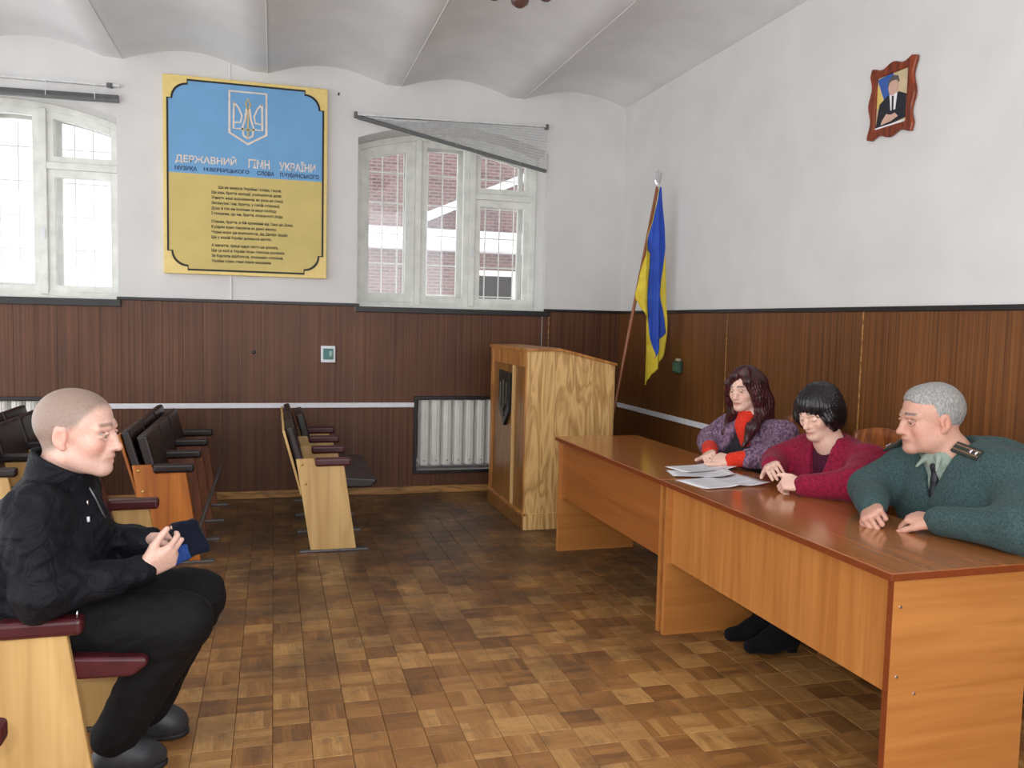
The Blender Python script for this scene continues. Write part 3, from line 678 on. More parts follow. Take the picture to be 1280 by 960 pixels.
# ------------------------------------------------------------------ flag
fg = empty('flag', (2.44, 6.0, 0), 'blue and yellow flag hanging in folds from a leaning pole in the corner', 'flag')
def polept(z): t = (z-0.0)/2.55; return Vector((2.42+(2.867-2.42)*t, 6.02, z))
MB().tube([polept(0.02), polept(2.56)], 0.013, 10).build('pole', pole_wood, fg)
MB().lathe([(0.13, 0), (0.13, 0.012), (0.03, 0.03), (0.022, 0.12), (0.016, 0.14)], (2.42, 6.02, 0), 16).build('base', steel, fg)
fn = MB(); tpv = polept(2.56)
for dx in (-0.022, 0, 0.022): fn.tube([tpv+Vector((dx*0.3, 0, 0.02)), tpv+Vector((dx, 0, 0.05)), tpv+Vector((dx*1.1+0.006, 0, 0.115+(0.02 if dx == 0 else 0)))], 0.010, 6, 0.006)
fn.tube([tpv+Vector((0, 0, -0.02)), tpv+Vector((0.004, 0, 0.03))], 0.013, 8).build('finial', silver, fg)
# cloth rows: (z, left x, blue-left, blue-right, right x)
rows = [(2.55, 2.862, 2.862, 2.876, 2.876), (2.40, 2.835, 2.835, 2.897, 2.897), (2.25, 2.805, 2.805, 2.915, 2.915), (2.09, 2.768, 2.770, 2.926, 2.927), (2.05, 2.762, 2.806, 2.924, 2.932),
        (1.90, 2.733, 2.806, 2.915, 2.945), (1.73, 2.700, 2.800, 2.905, 2.953), (1.69, 2.70, 2.798, 2.912, 2.955), (1.60, 2.755, 2.806, 2.930, 2.962), (1.52, 2.800, 2.813, 2.945, 2.968), (1.42, 2.796, 2.822, 2.962, 2.97),
        (1.38, 2.794, 2.828, 2.905, 2.968), (1.28, 2.79, 2.868, 2.886, 2.962), (1.24, 2.788, 2.875, 2.875, 2.955), (1.15, 2.786, 2.84, 2.84, 2.90), (1.02, 2.785, 2.79, 2.79, 2.80)]
def cloth(i0, i1, nm, mat, ph):
    NZ_, NX_ = 60, 12
    zs = np.linspace(2.55, 1.02, NZ_+1); rr = np.array(rows)[::-1]
    V = []; F = []
    for z in zs:
        a = np.interp(z, rr[:, 0], rr[:, i0]); c = np.interp(z, rr[:, 0], rr[:, i1])
        spread = min(1, (2.6-z)/0.5)
        for k in range(NX_+1):
            x_ = a+(c-a)*k/NX_
            y_ = 5.975-0.02*math.sin((x_-2.7)*62+z*2.2)*spread-0.012*math.sin((x_-2.7)*120+ph+z*3)*spread-(0.012 if mat is flag_blue else 0)
            V.append((x_, y_, z))
    for i in range(NZ_):
        for k in range(NX_):
            q = [i*(NX_+1)+k, (i+1)*(NX_+1)+k, (i+1)*(NX_+1)+k+1, i*(NX_+1)+k+1]
            if abs(V[q[0]][0]-V[q[3]][0])+abs(V[q[1]][0]-V[q[2]][0]) > 1e-4: F.append(q)
    return MB().add(V, F).build(nm, mat, fg, smooth=True, solid=0.002)
cloth(1, 4, 'yellow_cloth', flag_yellow, 0.5)
cloth(2, 3, 'blue_cloth', flag_blue, 0.5)

# ------------------------------------------------------------------ desks
def desk(y0, y1, x0, label, near_edge):
    d = empty('desk', (x0, y1, 0), label, 'desk')
    x1 = x0+0.58; T = 0.75
    part('desk_top', desk_top, d, (x0, y0, T-0.024), (x1, y1, T), 0.002)
    part('edge_band', desk_edge, d, (x0-0.003, y0, T-0.0235), (x0, y1, T-0.0015), 0.001)
    part('edge_band', desk_edge, d, (x0-0.003, y0-0.003, T-0.0235), (x1, y0, T-0.0015), 0.001)
    for k, ya in enumerate((y0+0.012, y1-0.034)):
        sp_ = part('side_panel', desk_wood, d, (x0+0.022, ya, 0), (x1-0.02, ya+0.022, T-0.024), 0.001)
        part('edge_band', desk_edge if (near_edge and k == 0) else desk_wood_z, sp_, (x0+0.019, ya+0.0, 0.002), (x0+0.022, ya+0.022, T-0.025))
        if k == 0:
            for sx, sz in ((0.05, 0.64), (0.05, 0.42), (0.12, 0.36)):
                MB().lathe([(0.006, 0), (0.005, -0.003)], (x0+sx, ya, sz), 8, 1).build('screw', silver, sp_)
    part('modesty_panel', desk_wood_z if near_edge else desk_wood_y, d, (x0+0.045, y0+0.034, 0.355), (x0+0.063, y1-0.034, T-0.024), 0.001)
    d.rotation_euler.z = 0.012
    return d
desk(3.578, 5.07, 1.758, 'orange-brown laminate desk nearest the lectern, empty at its far end', False)
desk(2.05, 3.57, 1.777, 'orange-brown laminate desk at the front right where the officer sits', True)

# ------------------------------------------------------------------ papers
def papersheet(cx, cy, w, h, rot, z, curl, label, lines=True, fold=False):
    c_, s_ = math.cos(rot), math.sin(rot)
    def fn(u, v):
        a, b_ = (u-0.5)*w, (v-0.5)*h
        zz_ = z+curl*(max(0, u-0.6)/0.4)**2*0.02+curl*(max(0, 0.3-v)/0.3)**2*0.01+(0.008*math.exp(-((u-0.5)/0.08)**2) if fold else 0)
        return (cx+a*c_-b_*s_, cy+a*s_+b_*c_, zz_)
    o = MB().grid(fn, 12, 8).build('paper_sheet', paper, None, smooth=True, solid=0.0008)
    tag(o, label, 'paper', 'papers on the desk'); OFF[o] = Vector((0, 0, 0))
    if lines:
        for i in range(9):
            v = 0.14+i*0.085
            def fl2(a, b_): q = fn(0.1+a*(0.8 if i % 4 != 3 else 0.5), v+b_*0.018); return (q[0], q[1], q[2]+0.0011)
            MB().grid(fl2, 8, 1).build('printed_line', print_grey, o)
    return o
papersheet(2.035, 3.452, 0.36, 0.25, 0.13, 0.7515, 0.6, 'open white booklet lying nearest the woman in crimson', fold=True)
papersheet(2.03, 3.655, 0.297, 0.21, -0.25, 0.7535, 1.0, 'white sheet tucked between the booklet and the topmost papers')
papersheet(2.11, 3.80, 0.297, 0.21, 0.15, 0.7555, 0.8, 'white sheet pushed up to the clasped hands')

# ------------------------------------------------------------------ rows of tip-up hall seats
def seat_row(dx, y0, n_, pitch, pmat, amat, smat, folded, label, bar_=None, bolt=brass, pmat2=None):
    r_ = empty('seat_row', (dx+0.3, y0, 0), label, 'seats', 'rows of hall seats')
    X = lambda pts: [(p[0]+dx, p[1]) for p in pts]
    for i in range(n_+1):
        y = y0+i*pitch; pm = pmat if (i == 0 or pmat2 is None) else pmat2
        p_ = MB().prism(X([(.227, .012), (.512, .012), (.432, .552), (.263, .546), (.243, .598), (.136, .595)]), 1, y, y+0.026).build('side_panel', pm, r_, 0.003, 1)
        MB().box((dx+.252, y-0.018, .549), (dx+.476, y+0.044, .6)).build('armrest', amat, r_, 0.014, 3, smooth=False)
        MB().box((dx+.16, y-0.012, 0.0005), (dx+.59, y+0.038, 0.013)).build('foot_bar', steel, r_, 0.003, 1)
        if i == 0:
            for bx_, bz_ in ((.172, .563), (.196, .44)):
                MB().lathe([(0.009, 0), (0.008, -0.004), (0.003, -0.006)], (dx+bx_, y, bz_), 8, 1).build('bolt', bolt, p_)
    for i in range(n_):
        a, c = y0+i*pitch+0.03, y0+(i+1)*pitch-0.004
        MB().prism(X([(.185, .40), (.228, .41), (.176, .60), (.118, .80), (.072, .79), (.125, .60)]), 1, a, c).build('backrest', smat, r_, 0.014, 3)
        MB().prism(X([(.165, .36), (.181, .36), (.068, .775), (.052, .77)]), 1, a+0.01, c-0.01).build('back_board', pmat, r_, 0.003, 1)
        if folded[i]:
            MB().prism(X([(.245, .43), (.30, .44), (.215, .77), (.155, .76)]), 1, a, c).build('seat', smat, r_, 0.014, 3)
        else:
            MB().prism(X([(.24, .405), (.60, .395), (.645, .43), (.64, .452), (.45, .468), (.24, .46)]), 1, a, c).build('seat', smat, r_, 0.012, 3)
        for yy in (a+0.012, c-0.018):
            MB().prism(X([(.25, .405), (.40, .40), (.33, .30), (.26, .30)]), 1, yy, yy+0.006).build('hinge', steel, r_)
    if bar_: MB().tube([(dx+p[0], p[1], p[2]) for p in bar_], 0.014, 8).build('front_rail', steel, r_)
    return r_
seat_row(-1.005, 2.60, 3, 0.55, birch, maroon, maroon, (0, 1, 1), 'pale birch seat row with maroon arms, the seated man in its near seat')
seat_row(0.0, 5.32, 3, 0.51, birch, maroon, leather, (0, 0, 1), 'pale birch seat row standing alone in mid floor, two seats down')
seat_row(-0.93, 5.22, 3, 0.525, orange_ply, leather, leather, (1, 1, 1), 'orange plywood seat row with black backs behind the seated man', bar_=[(.49, 5.3, .17), (.555, 6.5, .36)], pmat2=red_ply)
seat_row(-1.86, 5.2, 3, 0.53, birch, leather, leather, (1, 1, 1), 'black-backed seat row at far left, in front of the left radiator')

seat_row(-1.029, 0.845, 2, 0.55, birch, maroon, maroon, (1, 1), 'seat row nearest the camera, only a maroon arm tip showing at the lower left edge')

# ------------------------------------------------------------------ chairs behind the desks
chair_wood = wood('chair_wood', (120, 60, 22), (176, 100, 42), 'Z', 8, rough=0.3)
chair_fab = fabric('chair_seat', (96, 52, 40))
def chair(cx, cy, label):
    c = empty('wooden_chair', (cx, cy, 0), label, 'chair', 'chairs behind the desks')
    MB().box((cx-0.2, cy-0.2, 0.425), (cx+0.2, cy+0.2, 0.465)).build('seat', chair_fab, c, 0.012)
    MB().ring([(cx-0.205, cy-0.205), (cx+0.205, cy-0.205), (cx+0.205, cy+0.205), (cx-0.205, cy+0.205)], [(cx-0.18, cy-0.18), (cx+0.18, cy-0.18), (cx+0.18, cy+0.18), (cx-0.18, cy+0.18)], 2, 0.37, 0.426).build('apron', chair_wood, c)
    for sy in (-1, 1):
        MB().tube([(cx-0.185, cy+sy*0.185, 0), (cx-0.185, cy+sy*0.185, 0.42)], 0.016, 8, 0.02).build('leg', chair_wood, c)
        MB().tube([(cx+0.21, cy+sy*0.185, 0), (cx+0.195, cy+sy*0.185, 0.43), (cx+0.215, cy+sy*0.187, 0.7), (cx+0.25, cy+sy*0.19, 0.96)], 0.018, 8, 0.014).build('leg', chair_wood, c)
    def top(u, v):
        yy = cy+(u-0.5)*0.42; return (cx+0.245+0.02*math.cos((u-0.5)*math.pi)+0.012*v, yy, 0.84+v*(0.13+0.04*math.cos((u-0.5)*math.pi)))
    MB().grid(top, 10, 4).build('top_rail', chair_wood, c, smooth=True, solid=0.016)
    for k in (-1, 0, 1): MB().box((cx+0.213, cy+k*0.09-0.015, 0.46), (cx+0.228, cy+k*0.09+0.015, 0.5)).tube([(cx+0.215, cy+k*0.09, 0.47), (cx+0.235, cy+k*0.09, 0.7), (cx+0.262, cy+k*0.09, 0.87)], 0.009, 6).build('spindle', chair_wood, c)
    return c
chair(2.60, 3.97, 'wooden chair under the long-haired woman in lilac')
chair(2.60, 3.36, 'wooden chair with rounded back under the woman in crimson')
chair(2.60, 2.47, 'wooden chair under the grey-haired officer')
# ------------------------------------------------------------------ implicit-surface modelling for people and cloth
def V3(*a): return np.array(a, dtype=np.float64)
def unit(a): a = np.asarray(a, float); return a/np.linalg.norm(a)
class SDF:
    """ordered list of primitives blended with smooth minimum / maximum"""
    def __init__(s): s.ops = []
    def cone(s, a, b, ra, rb, k=0.02, op='+'):
        a, b = np.asarray(a, float), np.asarray(b, float); s.ops.append((op, 'c', (a, b, ra, rb), k, (a+b)/2, np.linalg.norm(b-a)/2+max(ra, rb))); return s
    def chain(s, pts, rs, k=0.02, op='+'):
        for i in range(len(pts)-1): s.cone(pts[i], pts[i+1], rs[i], rs[i+1], k, op)
        return s
    def ell(s, c, r, k=0.02, op='+', M=None):
        c = np.asarray(c, float); s.ops.append((op, 'e', (c, np.asarray(r, float), np.eye(3) if M is None else M), k, c, max(r))); return s
    def box(s, c, h, rr=0.01, k=0.01, op='+', M=None):
        c = np.asarray(c, float); s.ops.append((op, 'b', (c, np.asarray(h, float), np.eye(3) if M is None else M, rr), k, c, float(np.linalg.norm(h))+rr)); return s
    def plane(s, n, d, k=0.003, op='^'):   # keep n.p >= d
        s.ops.append((op, 'p', (unit(n), d), k, None, None)); return s
    def cut(s, fn): s.ops.append(('x', fn, None, 0, None, None)); return s
    def noise(s, fn): s.ops.append(('n', fn, None, 0, None, None)); return s
    def __call__(s, p):
        d = np.full(len(p), 10.0)
        for op, t, a, k, bc, br in s.ops:
            if op == 'n': d = d+t(p); continue
            if op == 'x': d = smax(d, -t(p), .006); continue
            if t == 'p':
                q = a[1]-p@a[0]; d = smax(d, q, k); continue
            m = ((p-bc)**2).sum(1) < (br+0.06+2*k)**2
            if not m.any(): continue
            q = p[m]
            if t == 'c':
                A, B, ra, rb = a; ab = B-A; L = ab@ab
                h = np.clip(((q-A)@ab)/max(L, 1e-12), 0, 1); e = np.sqrt(((q-A-h[:, None]*ab)**2).sum(1))-(ra+(rb-ra)*h)
            elif t == 'e':
                c, r, M = a; w = (q-c)@M; k0 = np.sqrt(((w/r)**2).sum(1)); k1 = np.sqrt(((w/r**2)**2).sum(1)); e = k0*(k0-1)/np.maximum(k1, 1e-9)
            else:
                c, h, M, rr = a; w = np.abs((q-c)@M)-h; e = np.sqrt((np.maximum(w, 0)**2).sum(1))+np.minimum(w.max(1), 0)-rr
            dm = d[m]
            d[m] = smin(dm, e, k) if op == '+' else smax(dm, -e, k) if op == '-' else smax(dm, e, k)
        return d
def smin(a, b, k):
    if k <= 0: return np.minimum(a, b)
    h = np.maximum(k-np.abs(a-b), 0)/k; return np.minimum(a, b)-h*h*k*0.25
def smax(a, b, k): return -smin(-a, -b, k)
def polygonise(f, lo, hi, h, B=5):
    lo = np.asarray(lo, float); n = (np.ceil((np.asarray(hi)-lo)/h/B).astype(int))*B; nb = n//B
    gi = np.stack(np.meshgrid(*[np.arange(q) for q in nb], indexing='ij'), -1).reshape(-1, 3)
    dc = f(lo+(gi*B+(B-1)/2)*h).astype(np.float32)
    D = np.repeat(np.repeat(np.repeat(dc.reshape(nb), B, 0), B, 1), B, 2)
    act = np.abs(dc) < B*h*1.7
    offs = np.stack(np.meshgrid(*[np.arange(B)]*3, indexing='ij'), -1).reshape(-1, 3)
    idx = (gi[act][:, None, :]*B+offs[None]).reshape(-1, 3)
    for s in range(0, len(idx), 400000):
        q = idx[s:s+400000]; D[q[:, 0], q[:, 1], q[:, 2]] = f(lo+q*h)
    I = D < 0
    c = I[:-1, :-1, :-1].astype(np.int8)
    for dx, dy, dz in ((1,0,0),(0,1,0),(0,0,1),(1,1,0),(1,0,1),(0,1,1),(1,1,1)):
        c = c+I[dx:D.shape[0]-1+dx, dy:D.shape[1]-1+dy, dz:D.shape[2]-1+dz]
    cells = np.argwhere((c > 0) & (c < 8))
    num = np.full(c.shape, -1, np.int32); num[cells[:, 0], cells[:, 1], cells[:, 2]] = np.arange(len(cells))
    cor = np.array([(i, j, k) for i in (0, 1) for j in (0, 1) for k in (0, 1)])
    vals = np.stack([D[cells[:, 0]+a, cells[:, 1]+b_, cells[:, 2]+e] for a, b_, e in cor], 1)
    acc = np.zeros((len(cells), 3)); cnt = np.zeros(len(cells))
    for i in range(8):
        for j in range(i+1, 8):
            if np.abs(cor[i]-cor[j]).sum() != 1: continue
            a, b_ = vals[:, i], vals[:, j]; m = (a < 0) != (b_ < 0)
            t = np.where(m, a/np.where(m, a-b_, 1), 0)
            acc[m] += (cor[i]+t[:, None]*(cor[j]-cor[i]))[m]; cnt[m] += 1
    P = lo+(cells+acc/cnt[:, None])*h
    faces = []
    for ax in range(3):
        sl0 = [slice(None)]*3; sl1 = [slice(None)]*3; sl0[ax] = slice(0, -1); sl1[ax] = slice(1, None)
        ch_ = I[tuple(sl0)] != I[tuple(sl1)]; e = np.argwhere(ch_)
        u, w = (ax+1) % 3, (ax+2) % 3
        e = e[(e[:, u] > 0) & (e[:, w] > 0) & (e[:, u] < c.shape[u]) & (e[:, w] < c.shape[w])]
        ins = I[e[:, 0], e[:, 1], e[:, 2]]
        q = []
        for du, dw in ((1, 1), (0, 1), (0, 0), (1, 0)):
            g_ = e.copy(); g_[:, u] -= du; g_[:, w] -= dw; q.append(num[g_[:, 0], g_[:, 1], g_[:, 2]])
        q = np.stack(q, 1); q[~ins] = q[~ins][:, ::-1]; faces.append(q)
    Fc = np.concatenate(faces); Fc = Fc[(Fc >= 0).all(1)]
    return P, Fc
def mesh_np(name, P, Fc, mat, parent, cols=None, relax=1):
    for _ in range(relax):   # light smoothing
        s = np.zeros_like(P); n_ = np.zeros(len(P))
        for a in range(4):
            b_ = (a+1) % 4
            np.add.at(s, Fc[:, a], P[Fc[:, b_]]); np.add.at(s, Fc[:, b_], P[Fc[:, a]]); np.add.at(n_, Fc[:, a], 1); np.add.at(n_, Fc[:, b_], 1)
        P = P*0.5+0.5*s/np.maximum(n_, 1)[:, None]
    o_ = np.zeros(3); p = parent
    while p is not None:
        if p in OFF: o_ = np.array(OFF[p]); break
        p = p.parent
    me = bpy.data.meshes.new(name); me.vertices.add(len(P)); me.vertices.foreach_set('co', (P-o_).astype(np.float32).ravel())
    me.loops.add(Fc.size); me.loops.foreach_set('vertex_index', Fc.astype(np.int32).ravel())
    me.polygons.add(len(Fc)); me.polygons.foreach_set('loop_start', np.arange(0, Fc.size, 4, dtype=np.int32))
    me.update(calc_edges=True); me.validate()
    me.polygons.foreach_set('use_smooth', np.ones(len(me.polygons), bool))
    if cols is not None:
        ca = me.color_attributes.new('Col', 'FLOAT_COLOR', 'POINT'); ca.data.foreach_set('color', np.c_[cols, np.ones(len(cols))].astype(np.float32).ravel())
    return link(name, me, mat, parent)
def sculpt(name, f, lo, hi, h, mat, parent, colfn=None, relax=1):
    P, Fc = polygonise(f, lo, hi, h)
    return mesh_np(name, P, Fc, mat, parent, colfn(P) if colfn else None, relax)
def bounds(pts, pad): q = np.array(pts); return q.min(0)-pad, q.max(0)+pad
def vee(o, fw, lt, w0, slope, depth, f0=.02):
    """wedge-shaped neckline: half-width w0 at o, changing by slope per metre down, to the given depth"""
    def fn(p):
        q = p-o; l = np.abs(q@lt); t = -q[:, 2]; f = q@fw
        return np.maximum.reduce([(l-(w0+slope*t))*.8, t-depth, f0-f, -t-.12])
    return fn
def folds(amp, seed, freq=26.0):
    r_ = np.random.default_rng(seed); K = r_.normal(size=(5, 3)); K /= np.linalg.norm(K, axis=1)[:, None]; ph = r_.uniform(0, 6, 5)
    def fn(p):
        w = 0.035*np.sin(p[:, 2]*17+ph[0])+0.03*np.sin(p[:, 0]*21+p[:, 1]*13+ph[1])
        s = np.zeros(len(p))
        for k_, h_ in zip(K, ph): s += np.sin((p@k_+w)*freq*(0.7+0.12*h_)+h_)
        return -amp*np.maximum(s/2.2, -0.7)
    return fn

def strands(H, amp, n=44):
    def fn(p):
        q = H.loc(p); a = np.arctan2(q[:, 1], q[:, 0]+.02)
        return -amp*(np.sin(a*n+2.5*np.sin(q[:, 2]*22)+1.5*np.sin(q[:, 2]*51))+.6*np.sin(a*n*2.3+3*np.sin(q[:, 2]*15)))
    return fn
skin = attr_mat('skin', 0.45, 0.12)
eye_mat = attr_mat('eye', 0.15)
def lerpc(base, col, w): return base+(np.asarray(col)-base)*w[:, None]
def sm(x, a, b_): t = np.clip((x-a)/(b_-a), 0, 1); return t*t*(3-2*t)

class Head:
    def __init__(s, c, yaw, pitch=0, roll=0, sc=1.0):
        f = V3(math.cos(R(yaw))*math.cos(R(pitch)), math.sin(R(yaw))*math.cos(R(pitch)), -math.sin(R(pitch)))
        l = unit(np.cross(V3(0, 0, 1), f)); u = np.cross(f, l)
        l2 = l*math.cos(R(roll))+u*math.sin(R(roll)); u2 = np.cross(f, l2)
        s.c = np.asarray(c, float); s.M = np.stack([f, l2, u2], 1); s.sc = sc; s.lipw = 1.0
    def w(s, x, y, z): return s.c+s.M@(V3(x, y, z)*s.sc)
    def loc(s, P): return ((P-s.c)@s.M)/s.sc
    def add(s, S, jaw=1.0, nose=1.0, cheek=1.0, closed=False, fat=0.0):
        k = s.sc; w = s.w; M = s.M
        S.ell(w(-.014, 0, .036), V3(.096, .077, .090)*k, .0, '+', M)
        S.ell(w(.022, 0, .045), V3(.070, .066, .066)*k, .03, '+', M)                     # forehead
        S.ell(w(.032, 0, -.030), V3(.060, .058, .074)*k, .03, '+', M)                    # face
        S.cone(w(-.002, .050*jaw, -.055), w(.070, .016, -.090), .022*k, .018*k, .03)
        S.cone(w(-.002, -.050*jaw, -.055), w(.070, -.016, -.090), .022*k, .018*k, .03)
        S.ell(w(.078, 0, -.092), V3(.018, .022, .017)*k, .02, '+', M)                    # chin
        for y in (-1, 1):
            S.ell(w(.056, y*.040, -.022), V3(.028, .022, .026)*k*cheek, .02, '+', M)
            if fat: S.ell(w(.03, y*.045, -.06), V3(.04, .025, .04)*k*fat, .03, '+', M)
        S.chain([w(.074, -.044, .024), w(.088, -.020, .026), w(.088, .020, .026), w(.074, .044, .024)], [.010*k, .011*k, .011*k, .010*k], .016)
        for y in (-1, 1):
            S.ell(w(.098, y*.033, .004), V3(.018, .018, .012)*k, .014, '-', M)
            if closed: S.ell(w(.079, y*.033, .002), V3(.014, .017, .013)*k, .004, '+', M)
            else:
                S.chain([w(.087, y*.018, .002), w(.0940, y*.032, .0090), w(.083, y*.048, .003)], [.0038*k, .0056*k, .0040*k], .004)
                S.chain([w(.087, y*.018, .000), w(.0915, y*.032, -.0075), w(.083, y*.048, .000)], [.003*k, .0035*k, .003*k], .005)
        S.chain([w(.089, 0, .020), w(.099, 0, -.006), w(.107, 0, -.026)], [.0095*k, .0105*k, .012*k*nose], .012)
        S.ell(w(.113, 0, -.032), V3(.012, .0115, .0100)*k*nose, .008, '+', M)
        for y in (-1, 1): S.ell(w(.096, y*.0125, -.034), V3(.012, .008, .008)*k*nose, .006, '+', M)
        for y in (-1, 1): S.ell(w(.103, y*.007, -.042), V3(.006, .0035, .005)*k, .002, '-', M)
        S.ell(w(.083, 0, -.055), V3(.018, .026, .020)*k, .015, '+', M)
        S.chain([w(.083, -.024, -.0605), w(.096, -.006, -.0575), w(.096, .006, -.0575), w(.083, .024, -.0605)], [.003*k, .0058*k, .0058*k, .003*k], .006)
        S.chain([w(.084, -.021, -.066), w(.0945, 0, -.0705), w(.084, .021, -.066)], [.003*k, .0066*k, .003*k], .006)
        S.chain([w(.089, -.025, -.0622), w(.1030, 0, -.0640), w(.089, .025, -.0622)], [.0012*k]*3, .003, '-')
        for y in (-1, 1):
            Me = M
            S.ell(w(-.010, y*.079, .000), V3(.019, .009, .031)*k, .008, '+', Me)
            S.ell(w(-.007, y*.090, .003), V3(.011, .010, .019)*k, .003, '-', Me)
            S.ell(w(.002, y*.082, -.004), V3(.006, .005, .008)*k, .004, '+', Me)
            S.ell(w(-.002, y*.077, -.026), V3(.009, .007, .010)*k, .006, '+', Me)
        return S
    def colour(s, P, base, lips, brow, blush=0.35, hair=None, stubble=0.0, browz=.034):
        q = s.loc(P); n_ = len(P); c = np.tile(np.asarray(base)[:3], (n_, 1)).astype(float)
        x, y, z = q.T; ay = np.abs(y); near = (np.abs(x) < .16) & (ay < .12) & (np.abs(z) < .16)
        red = np.asarray(base)[:3]*V3(1.0, .62, .58)
        c = lerpc(c, red, blush*near*np.exp(-((ay-.048)/.022)**2-((z+.028)/.026)**2)*(x > .0))
        c = lerpc(c, red, 0.8*blush*near*np.exp(-((z+.03)/.016)**2-(ay/.014)**2)*(x > .09))
        c = lerpc(c, red, 1.2*blush*near*(ay > .073)*(x < .02)*np.exp(-(z/.03)**2))
        lipm = near*np.exp(-(((z+.064)/.0085)**2)**2-((ay/.024)**2)**2)*(x > .075)*s.lipw
        c = lerpc(c, np.asarray(lips)[:3], 0.8*lipm)
        bz = browz-0.10*np.maximum(ay-.03, 0)
        c = lerpc(c, np.asarray(brow)[:3], 0.85*near*np.exp(-(((z-bz)/.0052)**2)**2)*sm(ay, .010, .016)*(1-sm(ay, .046, .056))*(x > .05))
        if True:
            lz = -.0075+6*(ay-.033)**2 if hasattr(s, 'noline') else .0060
            lid = near*np.exp(-(((z-lz)/.0022)**2)-(((ay-.033)/.015)**2)**2)*(x > .078)
            c = lerpc(c, np.asarray(brow)[:3]*.5, 0.75*lid)
        if stubble: c = lerpc(c, np.asarray(base)[:3]*V3(.72, .74, .78), stubble*near*sm(-z, .035, .06)*(x > .0))
        if hair is not None:
            line = np.interp(x, [-.12, -.06, -.025, .0, .03, .05, .07, .10], [-.055, -.05, -.035, .012, .03, .055, .078, .082])
            c = lerpc(c, np.asarray(hair)[:3], 0.78*near*sm(z-line, -.013, .018)*(1-(ay > .0795)*(z < .03)))
        return c
    def eyes(s, root, iris=(0.06, 0.09, 0.11), gaze=(1, 0, 0)):
        for y in (-1, 1):
            c = s.w(.0800, y*.0315, -.0004); r_ = .0118*s.sc; g_ = unit(s.M@unit(gaze)); V = []; C = []; F = []
            nu, nv = 20, 14
            a = unit(np.cross(g_, V3(0, 0, 1))); b_ = np.cross(a, g_)
            for i in range(nv+1):
                th = math.pi*i/nv
                for j in range(nu):
                    ph = 2*math.pi*j/nu
                    V.append(c+r_*(g_*math.cos(th)+a*math.sin(th)*math.cos(ph)+b_*math.sin(th)*math.sin(ph)))
                    C.append((.01, .01, .01) if th < .25 else iris if th < .58 else (.50, .48, .47))
            F = [(i*nu+j, i*nu+(j+1) % nu, (i+1)*nu+(j+1) % nu, (i+1)*nu+j) for i in range(nv) for j in range(nu)]
            mesh_np('eye', np.array(V), np.array(F), eye_mat, root, np.array(C), 0)

def hand(S, wr, d, n, side, curls, thumb, sc=1.0, spread=1.0):
    """wrist, finger direction d, back-of-hand normal n, side = vector towards the thumb; curls per finger (3 angles), thumb: (dir, bend)"""
    wr = np.asarray(wr, float); d = unit(d); n = unit(np.asarray(n, float)-np.dot(n, d)*d); sd = np.cross(d, n); sd = sd if np.dot(sd, side) > 0 else -sd
    offs = [.030, .010, -.011, -.030]; fw = [.086, .090, .084, .075]; tips = []
    lens = [(.042, .026, .021), (.046, .029, .022), (.042, .027, .021), (.033, .021, .018)]; rad = [.0092, .0095, .009, .008]
    S.ell(wr+d*.045*sc, V3(.05, .038, .0155)*sc, .015, '+', np.stack([d, sd, n], 1))
    kn = []
    for i in range(4):
        b0 = wr+(d*fw[i]+sd*offs[i])*sc; kn.append(b0)
        S.cone(wr+(d*.02+sd*offs[i]*.55)*sc, b0, .016*sc, .0118*sc, .012)
    for i in range(4):
        p = kn[i]; ang = 0
        for j in range(3):
            ang += R(curls[i][j]); dd = d*math.cos(ang)-n*math.sin(ang)+sd*offs[i]*2.2*spread*math.cos(ang)*(1 if j == 0 else .5)
            q = p+unit(dd)*lens[i][j]*sc
            r0, r1 = rad[i]*sc*(1-.07*j), rad[i]*sc*(1-.07*(j+1)); S.cone(p, q, r0, r1, .004); p = q
        tips.append(p)
    td, bend = thumb; td = unit(d*td[0]+sd*td[1]+n*td[2]); b0 = wr+(d*.022+sd*.024-n*.004)*sc
    p1 = b0+td*.040*sc; t2 = unit(td+(d*bend[0]+sd*bend[1]+n*bend[2])); p2 = p1+t2*.034*sc; t3 = unit(t2+(d*bend[0]+sd*bend[1]+n*bend[2])); p3 = p2+t3*.026*sc
    S.cone(b0, p1, .0165*sc, .0125*sc, .014); S.cone(p1, p2, .0118*sc, .0105*sc, .006); S.cone(p2, p3, .0105*sc, .0085*sc, .004)
    return tips+[p3]
def lp(a, b_, t): return np.asarray(a, float)*(1-t)+np.asarray(b_, float)*t
